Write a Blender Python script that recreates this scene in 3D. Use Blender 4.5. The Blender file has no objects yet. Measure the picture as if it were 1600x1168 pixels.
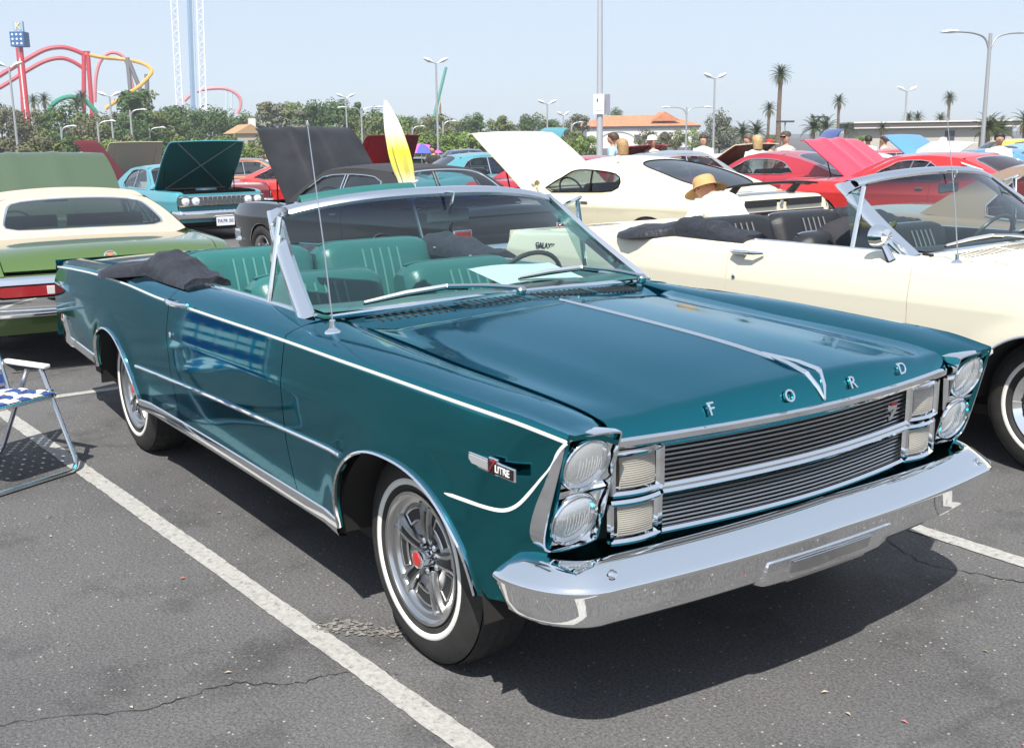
import bpy, math, random
from mathutils import Vector, Matrix
R = math.radians
rnd = random.Random(7)
scene = bpy.context.scene
COL = scene.collection

# ---------------------------------------------------------------- camera, sky, sun, exposure
cam_data = bpy.data.cameras.new('camera')
cam = bpy.data.objects.new('camera', cam_data)
COL.objects.link(cam)
scene.camera = cam
cam_data.sensor_fit = 'HORIZONTAL'
cam_data.sensor_width = 36.0
cam_data.lens = 36.0 * 1695.4 / 1600.0
cam_data.clip_start = 0.05
cam_data.clip_end = 6000
CAM = Vector((2.8074, -2.4710, 1.6354))
yaw, pitch, roll = R(145.0113), R(-12.2815), R(-0.8277)
fwd = Vector((math.cos(pitch) * math.cos(yaw), math.cos(pitch) * math.sin(yaw), math.sin(pitch)))
rgt = fwd.cross(Vector((0, 0, 1))).normalized()
upv = rgt.cross(fwd)
rgt, upv = math.cos(roll) * rgt + math.sin(roll) * upv, -math.sin(roll) * rgt + math.cos(roll) * upv
cam.matrix_world = Matrix((
    (rgt.x, upv.x, -fwd.x, CAM.x), (rgt.y, upv.y, -fwd.y, CAM.y), (rgt.z, upv.z, -fwd.z, CAM.z), (0, 0, 0, 1)))

SUN_TO = Vector((0.48, -0.48, 1.0)).normalized()
SUN_EL = math.asin(SUN_TO.z)
SUN_AZ = math.atan2(SUN_TO.x, SUN_TO.y)
world = bpy.data.worlds.new('World')
scene.world = world
world.use_nodes = True
wn = world.node_tree.nodes
wl = world.node_tree.links
sky = wn.new('ShaderNodeTexSky')
sky.sky_type = 'NISHITA'
sky.sun_disc = False
sky.sun_elevation = SUN_EL
sky.sun_rotation = SUN_AZ
sky.altitude = 30
sky.air_density = 0.75
sky.dust_density = 0.8
sky.ozone_density = 1.5
smog = wn.new('ShaderNodeHueSaturation')      # hazy, washed-out coastal sky
smog.inputs['Saturation'].default_value = 0.66
wl.new(sky.outputs[0], smog.inputs['Color'])
veil = wn.new('ShaderNodeMix')                # even smog veil over the whole sky
veil.data_type = 'RGBA'
veil.inputs['Factor'].default_value = 0.55
veil.inputs['B'].default_value = (3.95, 4.72, 5.75, 1)
wl.new(smog.outputs[0], veil.inputs['A'])
wl.new(veil.outputs['Result'], wn['Background'].inputs[0])
wn['Background'].inputs[1].default_value = 0.117
sun_data = bpy.data.lights.new('sun', 'SUN')
sun_data.energy = 5.0
sun_data.angle = R(0.53)
sun_data.color = (1.0, 0.955, 0.88)
sun = bpy.data.objects.new('sun', sun_data)
COL.objects.link(sun)
sun.rotation_euler = (-SUN_TO).to_track_quat('-Z', 'Y').to_euler()
scene.view_settings.view_transform = 'Standard'
scene.view_settings.look = 'None'
scene.view_settings.exposure = 0.55
scene.view_settings.gamma = 1.0
scene.cycles.max_bounces = 10
scene.cycles.transparent_max_bounces = 24
scene.cycles.caustics_reflective = False
scene.cycles.caustics_refractive = False
scene.cycles.sample_clamp_indirect = 6.0

# ---------------------------------------------------------------- materials
MATS = {}
def mat(name, col=(.5, .5, .5), rough=.5, metal=0., coat=0., coat_rough=.03, spec=.5, noise=0., nscale=8., bump=0., bscale=60., trans=0., alpha=1., emis=0., col2=None, aniso=None):
    if name in MATS: return MATS[name]
    m = bpy.data.materials.new(name); m.use_nodes = True
    nt = m.node_tree; b = nt.nodes['Principled BSDF']
    b.inputs['Base Color'].default_value = (*col, 1)
    b.inputs['Roughness'].default_value = rough
    b.inputs['Metallic'].default_value = metal
    b.inputs['Specular IOR Level'].default_value = spec
    b.inputs['Coat Weight'].default_value = coat
    b.inputs['Coat Roughness'].default_value = coat_rough
    b.inputs['Transmission Weight'].default_value = trans
    b.inputs['Alpha'].default_value = alpha
    tc = nt.nodes.new('ShaderNodeTexCoord')
    if noise > 0 or col2:
        n = nt.nodes.new('ShaderNodeTexNoise'); n.inputs['Scale'].default_value = nscale; n.inputs['Detail'].default_value = 5
        nt.links.new(tc.outputs['Object'], n.inputs['Vector'])
        r = nt.nodes.new('ShaderNodeValToRGB')
        c2 = col2 or tuple(min(1, c * (1 + noise)) for c in col)
        c1 = col if col2 else tuple(c * (1 - noise) for c in col)
        r.color_ramp.elements[0].position = .3; r.color_ramp.elements[1].position = .7
        r.color_ramp.elements[0].color = (*c1, 1); r.color_ramp.elements[1].color = (*c2, 1)
        nt.links.new(n.outputs[0], r.inputs[0]); nt.links.new(r.outputs[0], b.inputs['Base Color'])
    if bump > 0:
        n2 = nt.nodes.new('ShaderNodeTexNoise'); n2.inputs['Scale'].default_value = bscale; n2.inputs['Detail'].default_value = 4
        nt.links.new(tc.outputs['Object'], n2.inputs['Vector'])
        bp = nt.nodes.new('ShaderNodeBump'); bp.inputs['Strength'].default_value = bump; bp.inputs['Distance'].default_value = .01
        nt.links.new(n2.outputs[0], bp.inputs['Height']); nt.links.new(bp.outputs[0], b.inputs['Normal'])
    MATS[name] = m
    return m

def paint(name, col, metal=.0, rough=.4, dust=.06):
    """car paint: coloured base under clear coat, a little road dust in the gloss"""
    if name in MATS: return MATS[name]
    m = mat(name, col, rough, metal, coat=1.0, coat_rough=.02)
    nt = m.node_tree; b = nt.nodes['Principled BSDF']
    tc = nt.nodes.new('ShaderNodeTexCoord'); n = nt.nodes.new('ShaderNodeTexNoise')
    n.inputs['Scale'].default_value = 2.5; n.inputs['Detail'].default_value = 6
    nt.links.new(tc.outputs['Object'], n.inputs['Vector'])
    mr = nt.nodes.new('ShaderNodeMapRange'); mr.inputs['To Min'].default_value = .008; mr.inputs['To Max'].default_value = dust
    mr.inputs['From Min'].default_value = .35; mr.inputs['From Max'].default_value = .8
    nt.links.new(n.outputs[0], mr.inputs['Value']); nt.links.new(mr.outputs[0], b.inputs['Coat Roughness'])
    # orange peel and slight panel waviness
    w = nt.nodes.new('ShaderNodeTexNoise'); w.inputs['Scale'].default_value = 3.0; w.inputs['Detail'].default_value = 1
    nt.links.new(tc.outputs['Object'], w.inputs['Vector'])
    bp = nt.nodes.new('ShaderNodeBump'); bp.inputs['Strength'].default_value = .10; bp.inputs['Distance'].default_value = .01
    nt.links.new(w.outputs[0], bp.inputs['Height'])
    nt.links.new(bp.outputs[0], b.inputs['Coat Normal'])
    return m

def glass(name, tint=(.75, .9, .86), refl=1.45, shade=None, dens=.92):
    """thin automotive glass: tinted see-through plus mirror reflection by angle; shade = (z_lo, z_hi, colour) gives the factory shade band"""
    if name in MATS: return MATS[name]
    m = bpy.data.materials.new(name); m.use_nodes = True
    nt = m.node_tree; nt.nodes.clear()
    out = nt.nodes.new('ShaderNodeOutputMaterial'); mix = nt.nodes.new('ShaderNodeMixShader')
    tr = nt.nodes.new('ShaderNodeBsdfTransparent'); gl = nt.nodes.new('ShaderNodeBsdfGlossy'); lw = nt.nodes.new('ShaderNodeLayerWeight'); lw.inputs['Blend'].default_value = .5
    pw = nt.nodes.new('ShaderNodeMath'); pw.operation = 'POWER'; pw.inputs[1].default_value = 4.2; nt.links.new(lw.outputs['Facing'], pw.inputs[0])
    fr = nt.nodes.new('ShaderNodeMapRange'); fr.inputs['To Min'].default_value = 2 * ((refl - 1) / (refl + 1)) ** 2; nt.links.new(pw.outputs[0], fr.inputs['Value'])
    gl.inputs['Roughness'].default_value = .01
    tr.inputs['Color'].default_value = (*[c * dens for c in tint], 1)
    if shade:
        tc = nt.nodes.new('ShaderNodeTexCoord'); sx = nt.nodes.new('ShaderNodeSeparateXYZ')
        nt.links.new(tc.outputs['Object'], sx.inputs[0])
        mr = nt.nodes.new('ShaderNodeMapRange'); mr.inputs['From Min'].default_value = shade[0]; mr.inputs['From Max'].default_value = shade[1]
        nt.links.new(sx.outputs['Z'], mr.inputs['Value'])
        mc = nt.nodes.new('ShaderNodeMix'); mc.data_type = 'RGBA'
        mc.inputs['A'].default_value = (*[c * dens for c in tint], 1); mc.inputs['B'].default_value = (*shade[2], 1)
        nt.links.new(mr.outputs[0], mc.inputs['Factor']); nt.links.new(mc.outputs['Result'], tr.inputs['Color'])
    nt.links.new(fr.outputs[0], mix.inputs[0]); nt.links.new(tr.outputs[0], mix.inputs[1]); nt.links.new(gl.outputs[0], mix.inputs[2])
    nt.links.new(mix.outputs[0], out.inputs[0])
    MATS[name] = m
    return m

CHROME = mat('chrome', (.93, .94, .95), .04, 1., bump=.02, bscale=9)
DULLCHROME = mat('brushed_chrome', (.62, .62, .63), .22, 1.)
BLACK = mat('black_void', (.006, .006, .006), .9, spec=.1)
RUBBER = mat('tyre_rubber', (.022, .021, .020), .75, noise=.35, nscale=14, bump=.15, bscale=90)
WHITEWALL = mat('whitewall_rubber', (.80, .79, .74), .55, noise=.05)
UNDER = mat('underbody_dirt', (.014, .013, .012), .9)
WHITEPAINT = mat('white_trim', (.82, .82, .80), .35)
REDGLASS = mat('red_lens', (.30, .012, .015), .15, coat=1.)
AMBER = mat('amber_lens', (.75, .36, .08), .2, coat=.6)
BLACKVINYL = mat('black_vinyl', (.016, .017, .020), .42, bump=.3, bscale=160)

# ---------------------------------------------------------------- mesh helpers
def link(o, parent=None):
    COL.objects.link(o)
    if parent is not None: o.parent = parent
    if o.name.split('.')[0] in ('spoke_inlay', 'lens_flutes', 'lens_ribs', 'cowl_slots', 'seat_piping', 'script_letter_row'): o['kind'] = 'stuff'
    return o
def tag(o, label=None, cat=None, group=None, kind=None):
    if label: o['label'] = label
    if cat: o['category'] = cat
    if group: o['group'] = group
    if kind: o['kind'] = kind
    return o
def thing(name, label, cat, loc=(0, 0, 0), rz=0., group=None):
    o = bpy.data.objects.new(name, None); o.empty_display_size = .1
    COL.objects.link(o); o.location = loc; o.rotation_euler = (0, 0, rz)
    return tag(o, label, cat, group)

class MB:
    def __init__(s): s.v = []; s.f = []; s.m = []
    def add(s, verts, faces, mi=0):
        k = len(s.v); s.v += [tuple(p) for p in verts]
        s.f += [tuple(i + k for i in f) for f in faces]; s.m += [mi] * len(faces)
        return s
    def box(s, c, d, M=None, mi=0):
        x, y, z = d[0] / 2, d[1] / 2, d[2] / 2
        P = [Vector((a, b, e)) for a in (-x, x) for b in (-y, y) for e in (-z, z)]
        if M is not None: P = [M @ p for p in P]
        P = [p + Vector(c) for p in P]
        return s.add(P, [(0, 1, 3, 2), (4, 6, 7, 5), (0, 4, 5, 1), (2, 3, 7, 6), (0, 2, 6, 4), (1, 5, 7, 3)], mi)
    def grid(s, rows, closed=False, mi=0, flip=False):
        n = len(rows[0]); V = [p for r in rows for p in r]; F = []
        for i in range(len(rows) - 1):
            for j in range(n if closed else n - 1):
                a, b = i * n + j, i * n + (j + 1) % n
                q = (a, b, b + n, a + n)
                F.append(q[::-1] if flip else q)
        return s.add(V, F, mi)
    def tube(s, path, r, n=8, caps=True, mi=0, ry=None):
        path = [Vector(p) for p in path]; rows = []
        prev = None
        for i, p in enumerate(path):
            t = (path[min(i + 1, len(path) - 1)] - path[max(i - 1, 0)]).normalized()
            if prev is None:
                a = Vector((0, 0, 1)) if abs(t.z) < .9 else Vector((1, 0, 0))
                nx = t.cross(a).normalized()
            else:
                nx = (prev - t * prev.dot(t)).normalized()
            prev = nx; ny = t.cross(nx)
            rr = r[i] if isinstance(r, (list, tuple)) else r
            r2 = rr if ry is None else (ry[i] if isinstance(ry, (list, tuple)) else ry)
            rows.append([p + nx * rr * math.cos(2 * math.pi * k / n) + ny * r2 * math.sin(2 * math.pi * k / n) for k in range(n)])
        s.grid(rows, True, mi)
        if caps:
            s.add(rows[0], [tuple(range(n))[::-1]], mi); s.add(rows[-1], [tuple(range(n))], mi)
        return s
    def lathe(s, prof, c=(0, 0, 0), axis=(0, 1, 0), n=32, mi=0, arc=None, caps=False):
        """prof = [(radius, along axis)]"""
        a = Vector(axis).normalized(); u = a.orthogonal().normalized(); w = a.cross(u); c = Vector(c)
        rows = []
        for r, h in prof:
            rows.append([c + a * h + (u * math.cos(2 * math.pi * k / n) + w * math.sin(2 * math.pi * k / n)) * r for k in range(n)])
        s.grid(rows, True, mi)
        if caps:
            s.add(rows[0], [tuple(range(n))[::-1]], mi); s.add(rows[-1], [tuple(range(n))], mi)
        return s
    def prism(s, poly, h, mi=0):
        """poly: list of 3D points (planar), extruded by vector h"""
        n = len(poly); h = Vector(h); A = [Vector(p) for p in poly]; B = [p + h for p in A]
        return s.add(A + B, [tuple(range(n))[::-1], tuple(range(n, 2 * n))] + [(i, (i + 1) % n, n + (i + 1) % n, n + i) for i in range(n)], mi)
    def build(s, name, m, parent=None, smooth=True, angle=38, thick=0., out=None, bevel=0., weld=False):
        me = bpy.data.meshes.new(name); me.from_pydata(s.v, [], s.f); 
        ms = m if isinstance(m, (list, tuple)) else [m]
        for q in ms: me.materials.append(q)
        if len(ms) > 1:
            me.polygons.foreach_set('material_index', s.m)
        me.validate(); me.update()
        if out is not None:      # make the faces look away from a point inside
            o = Vector(out); t = 0.
            for p in me.polygons: t += p.area * p.normal.dot((p.center - o).normalized())
            if t < 0: me.flip_normals()
        if smooth:
            me.polygons.foreach_set('use_smooth', [True] * len(me.polygons))
            if thick == 0: me.set_sharp_from_angle(angle=R(angle))
        ob = bpy.data.objects.new(name, me)
        if bevel:
            b = ob.modifiers.new('bevel', 'BEVEL'); b.width = bevel; b.segments = 2; b.limit_method = 'ANGLE'; b.angle_limit = R(40)
        if thick:
            so = ob.modifiers.new('thickness', 'SOLIDIFY'); so.thickness = thick; so.offset = -1
            e = ob.modifiers.new('edges', 'EDGE_SPLIT'); e.split_angle = R(angle)
        return link(ob, parent)

def lerp(a, b, t): return a + (b - a) * t
def pch(tab, x):
    """smooth monotone interpolation through [(x, value)]"""
    if x <= tab[0][0]: return tab[0][1]
    if x >= tab[-1][0]: return tab[-1][1]
    n = len(tab)
    for i in range(n - 1):
        if x <= tab[i + 1][0]: break
    def d(k): return (tab[k + 1][1] - tab[k][1]) / (tab[k + 1][0] - tab[k][0])
    def m(k):
        if k == 0: return d(0)
        if k == n - 1: return d(n - 2)
        a, b = d(k - 1), d(k)
        return 0. if a * b <= 0 else 2 * a * b / (a + b)
    h = tab[i + 1][0] - tab[i][0]; t = (x - tab[i][0]) / h
    p0, p1, m0, m1 = tab[i][1], tab[i + 1][1], m(i) * h, m(i + 1) * h
    return (2*t**3 - 3*t**2 + 1) * p0 + (t**3 - 2*t**2 + t) * m0 + (-2*t**3 + 3*t**2) * p1 + (t**3 - t**2) * m1
def T(xs, vs): return list(zip(xs, vs))
def frange(a, b, n): return [a + (b - a) * i / (n - 1) for i in range(n)]
def smooth01(t): t = max(0., min(1., t)); return t * t * (3 - 2 * t)
def hsh(i, k=0): return (math.sin(i * 127.1 + k * 311.7) * 43758.5453) % 1.0
def crom(pts, sub=4, closed=False):
    P = [Vector(p) for p in pts]; n = len(P); o = []
    for i in range(n if closed else n - 1):
        a = P[i - 1] if (i or closed) else P[0]; b = P[i]; c = P[(i + 1) % n]; d = P[(i + 2) % n] if (closed or i + 2 < n) else P[-1]
        for k in range(sub):
            t = k / sub
            o.append(.5 * ((2*b) + (c - a)*t + (2*a - 5*b + 4*c - d)*t*t + (3*b - a - 3*c + d)*t**3))
    if not closed: o.append(P[-1])
    return o
def rrect(w, h, r, n=5):
    """rounded rectangle outline (2D) counter-clockwise"""
    o = []
    for cx, cy, a0 in ((w/2-r, h/2-r, 0), (-w/2+r, h/2-r, 90), (-w/2+r, -h/2+r, 180), (w/2-r, -h/2+r, 270)):
        for k in range(n):
            a = R(a0 + 90 * k / (n - 1)); o.append((cx + r*math.cos(a), cy + r*math.sin(a)))
    return o
def text(body, size, M, m, parent, name, ext=.004, align='CENTER', shear=0.):
    cu = bpy.data.curves.new(name, 'FONT'); cu.body = body; cu.size = size; cu.extrude = ext; cu.align_x = align; cu.align_y = 'CENTER'
    cu.bevel_depth = size * .012; cu.shear = shear; cu.materials.append(m); cu.resolution_u = 3
    tmp = bpy.data.objects.new(name, cu); COL.objects.link(tmp)
    me = bpy.data.meshes.new_from_object(tmp.evaluated_get(bpy.context.evaluated_depsgraph_get())); bpy.data.objects.remove(tmp)
    o = bpy.data.objects.new(name, me); link(o, parent); o.matrix_local = M
    return o
def frame_m(o, x, y, z):
    return Matrix(((x[0], y[0], z[0], o[0]), (x[1], y[1], z[1], o[1]), (x[2], y[2], z[2], o[2]), (0, 0, 0, 1)))
# ---------------------------------------------------------------- wheels
_wheel_cache = {}
def wheel(parent, pos, side, style='styled', white=True, r=.350, w=.205, seg=64):
    """one road wheel as a part: tyre carries rim, whitewall, hub. side = -1 / +1 is the outer direction along y"""
    key = (style, white, r, w, seg)
    if key not in _wheel_cache:
        L = []
        k = r / .35; hw = w / 2
        t = MB()
        prof = [(.19*k, hw*.55), (.205*k, hw*.80), (.222*k, hw*.98), (.245*k, hw*1.06), (.275*k, hw*1.08), (.305*k, hw*1.02), (.325*k, hw*.92), (.338*k, hw*.82)]
        t.lathe(prof, n=seg); t.lathe([(a, -b) for a, b in reversed(prof)], n=seg)
        # tread with real grooves
        na = seg * 2 if seg > 40 else seg; nb = 13 if seg > 40 else 5; rows = []
        for j in range(nb):
            yy = hw * .82 * (1 - 2 * j / (nb - 1)); row = []
            for i in range(na):
                g = 0
                if seg > 40:
                    if j in (3, 6, 9): g = 1
                    elif (i + (j % 2) * 1) % 4 == 0 and j not in (0, nb - 1): g = 1
                    elif j in (1, 2, 10, 11) and i % 4 == 2: g = .6
                rr = (.350 - .012 * (abs(yy) / hw) ** 3) * k - g * .006
                a = 2 * math.pi * i / na
                row.append((rr * math.cos(a), yy, rr * math.sin(a)))
            rows.append(row)
        t.grid(rows, True)
        t.v = [(x, y, max(z, -.345 * k)) for x, y, z in t.v]
        L.append(('tyre', t, RUBBER, 30))
        if white:
            b = MB(); b.lathe([(.238*k, hw*1.04), (.241*k, hw*1.085), (.256*k, hw*1.10), (.259*k, hw*1.06)], n=seg); L.append(('whitewall', b, WHITEWALL, 60))
        rim = MB(); dark = MB(); hub = MB(); cap = MB(); disc = MB()
        if style == 'styled':
            rim.lathe([(.196, hw*.50), (.206, hw*.80), (.217, hw*.97), (.215, hw*1.02), (.207, hw*1.0), (.200, hw*.90), (.196, hw*.88), (.180, hw*.86), (.174, hw*.82), (.170, hw*.70)], n=seg)
            disc.lathe([(.172, hw*.71), (.130, hw*.64), (.085, hw*.66), (.068, hw*.56), (.062, hw*.40)], n=seg)
            dark.lathe([(.066, hw*.46), (.05, hw*.42), (.01, hw*.42)], n=24)
            for q in range(5):
                a0 = 2 * math.pi * q / 5 + R(98); c, s_ = math.cos(a0), math.sin(a0)
                def pt(rr, off, hh): return Vector((rr * c - off * s_, hh * hw, rr * s_ + off * c))
                rim.grid([[pt(rr, o * wd, h0 + dh) for o, dh in ((-1, -.14), (-.86, .0), (-.52, .02), (-.42, -.10), (.42, -.10), (.52, .02), (.86, .0), (1, -.14))] for rr, wd, h0 in ((.050, .020, .70), (.078, .022, .80), (.118, .024, .86), (.155, .028, .88), (.184, .040, .87))])
                dark.grid([[pt(rr, o * wd * .42, h0 - .085) for o in (-1, 1)] for rr, wd, h0 in ((.055, .020, .70), (.078, .022, .80), (.118, .024, .86), (.155, .028, .88))])
                a1 = a0 + math.pi / 5
                sl = [((.139 + .020 * sn) * math.cos(a1 + aa), hw * .67, (.139 + .020 * sn) * math.sin(a1 + aa)) for sn, rng in ((1, range(-5, 6)), (-1, range(5, -6, -1))) for aa in [R(3.7 * i) for i in rng]]
                dark.prism([Vector(p_) + Vector((0, .012 * 0 + .006, 0)) for p_ in sl], (0, -.012, 0))
                rim.tube([Vector(p_) + Vector((0, .006, 0)) for p_ in sl] + [Vector(sl[0]) + Vector((0, .006, 0))], .004, 5, caps=False)
            for q in range(5):
                a0 = 2 * math.pi * q / 5 + R(134)
                hub.lathe([(.011, hw*.4), (.011, hw*.66), (.007, hw*.70), (.001, hw*.71)], c=(.052*math.cos(a0), 0, .052*math.sin(a0)), n=8)
            hub.lathe([(.038, hw*.35), (.037, hw*.60), (.034, hw*.68), (.033, hw*1.00), (.030, hw*1.07), (.023, hw*1.08)], n=28)
            cap.lathe([(.023, hw*1.075), (.022, hw*1.10), (.001, hw*1.11)], n=24)
            L += [('rim', rim, mat('polished_steel', (.55, .55, .55), .24, 1.), 40), ('wheel_disc', disc, mat('argent_paint', (.38, .38, .39), .3, .7), 40),
                  ('spoke_inlay', dark, mat('wheel_dark', (.018, .018, .02), .5), 30), ('hub', hub, CHROME, 40), ('hub_emblem', cap, mat('red_enamel', (.55, .02, .02), .25, coat=.6), 40)]
        else:
            q = k
            rim.lathe([(.195*q, hw*.6), (.212*q, hw*.9), (.205*q, hw*.97), (.19*q, hw*.86), (.172*q, hw*.72)], n=seg)
            if style == 'wirecap':
                rim.lathe([(.172*q, hw*.72), (.15*q, hw*.86), (.10*q, hw*.94), (.06*q, hw*1.06), (.035*q, hw*1.12), (.001, hw*1.14)], n=seg)
                for i in range(16):
                    a = 2 * math.pi * i / 16
                    dark.box((.128*q*math.cos(a), hw*.88, .128*q*math.sin(a)), (.05, .012, .016), Matrix.Rotation(-a, 4, 'Y'))
            else:
                rim.lathe([(.172*q, hw*.72), (.165*q, hw*.4), (.10*q, hw*.35), (.07*q, hw*.55), (.03*q, hw*.6), (.001, hw*.62)], n=seg)
                for i in range(5):
                    a = 2 * math.pi * i / 5
                    dark.box((.13*q*math.cos(a), hw*.40, .13*q*math.sin(a)), (.05, .03, .05), Matrix.Rotation(-a, 4, 'Y'))
            L += [('rim', rim, CHROME if style == 'wirecap' else DULLCHROME, 40), ('spoke_inlay', dark, mat('wheel_dark', (.018, .018, .02), .5), 30)]
        res = []
        for nm, mb, mt, an in L:
            ob = mb.build(nm, mt, None, angle=an, out=(0, 0, 0) if nm in ('tyre',) else (0, -3, 0))
            res.append((nm, ob.data)); bpy.data.objects.remove(ob)
        _wheel_cache[key] = res
    top = None
    for nm, me in _wheel_cache[key]:
        o = bpy.data.objects.new(nm if nm != 'tyre' else 'wheel', me)
        if top is None:
            link(o, parent); o.location = pos
            if side < 0: o.rotation_euler = (0, 0, math.pi)
            top = o
        else: link(o, top)
    return top

# ---------------------------------------------------------------- the big convertibles
HX = [-4.42, -4.2, -3.8, -3.2, -2.7, -2.1, -1.5, -.75, -.2, .3, .6, .80]
ZT = T(HX, [.893, .910, .935, .962, .968, .952, .953, .957, .957, .952, .944, .922])
YT = T(HX, [.885, .905, .93, .957, .963, .957, .955, .957, .962, .955, .938, .905])
Z88 = T([-4.42, -3.6, -2.9, -2.3, -1.5, -.75, -.165, .44, .79], [.915, .955, .985, 1.0, 1.004, .990, .987, .963, .922])
ZGAP = T([-4.42, -3.4, -2.6, -2.0, -1.5, -.75, -.6, -.27, .09, .35, .6, .70, .78], [.925, .965, .99, 1.010, 1.012, 1.003, .992, .974, .954, .946, .932, .918, .885])
FA, RA = (.05, .43, .71), (-2.975, .37, .69)      # wheel arches: centre, half width, top height
def arch_z(x, base):
    for c, hw, top in (FA, RA):
        t = (x - c) / hw
        if abs(t) < 1:
            lo = .34
            return max(base, lo + (top - lo) * math.sqrt(max(0., 1 - abs(t) ** 2.3)))
    return base
def base_z(x): return .355 if -3.33 < x < .40 else (.43 if x < 0 else .405)
def side_y(x, z):
    yt, zt = pch(YT, x), pch(ZT, x)
    ym = yt + .028 * smooth01((.83 - x) / .35)
    # bulged flare round the arches
    fl = 0
    for c, hw, top in (FA, RA):
        d = math.hypot((x - c) / (hw / .40), (z - .33) * .42 / (top - .33) ) - .40
        if -.03 < d < .16: fl = max(fl, .016 * (1 - smooth01(d / .15)))
    if z >= .78: return lerp(ym, yt, ((z - .78) / (zt - .78)) ** 1.25) + fl
    return pch([(.30, ym - .062), (.45, ym - .028), (.62, ym - .006), (.78, ym)], z) + fl
def slant(x, z):
    if x > .42: x -= (x - .42) / .38 * max(0., .915 - z) * .29
    if x < -4.0: x -= (-4.0 - x) / .42 * max(0., .90 - z) * .30
    return x
def side_pts(x, side, inner=.726):
    """one cross-section of the side and shoulder, bottom to top"""
    zb = arch_z(x, base_z(x)); zt = pch(ZT, x); yt = pch(YT, x); P = []
    n = 9
    for i in range(n): P.append((side_y(x, lerp(zb, .745, i / n)), lerp(zb, .745, i / n)))
    for z in (.745, .765, .778, .782, .80, .84, .885, zt - .028, zt - .008): P.append((side_y(x, z), z))
    z8, zg = pch(Z88, x), pch(ZGAP, x)
    k = pch([(-4.5, .86), (-3.5, .88), (.6, .88), (.8, .85)], x)
    mid = [(yt, zt - .004), (yt - .006, zt + .006), (lerp(yt, k, .45), lerp(zt, z8, .62)), (k, z8), (lerp(k, inner, .5), lerp(z8, zg, .45) + .003), (inner + .012, zg), (inner, zg - .006)]
    P += mid
    return [(slant(x, z), y * side, z) for y, z in P]
def stations(a, b, n):
    xs = set(round(v, 4) for v in frange(a, b, n))
    for c, hw, top in (FA, RA):
        for i in range(0, 25):
            v = c - hw * math.cos(math.pi * i / 24)
            if a < v < b: xs.add(round(v, 4))
        for v in (c - hw - .002, c + hw + .002):
            if a < v < b: xs.add(round(v, 4))
    return sorted(xs)
def hood_z(x, y):
    a = abs(y)
    zc = pch([(-.62, 1.045), (-.38, 1.036), (.1, 1.016), (.42, .998), (.70, .972), (.86, .955)], x)
    zg = pch(ZGAP, x)
    z5 = zc - pch([(-.6, .042), (.4, .040), (.8, .034)], x)
    zv = lerp(z5, zg, .5) - pch([(-.6, .010), (.4, .012), (.8, .002)], x)
    return pch([(0, zc), (.012, zc - .0005), (.25, lerp(zc, z5, .30)), (.46, lerp(zc, z5, .86)), (.52, z5), (.60, lerp(z5, zv, .75)), (.65, zv), (.70, lerp(zv, zg, .75)), (.72, zg)], a)
def lip_x(y): return .842 - .085 * (abs(y) / .70) ** 1.7
def hood_back(y): return -.42 - .19 * (abs(y) / .72) ** 2

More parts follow.
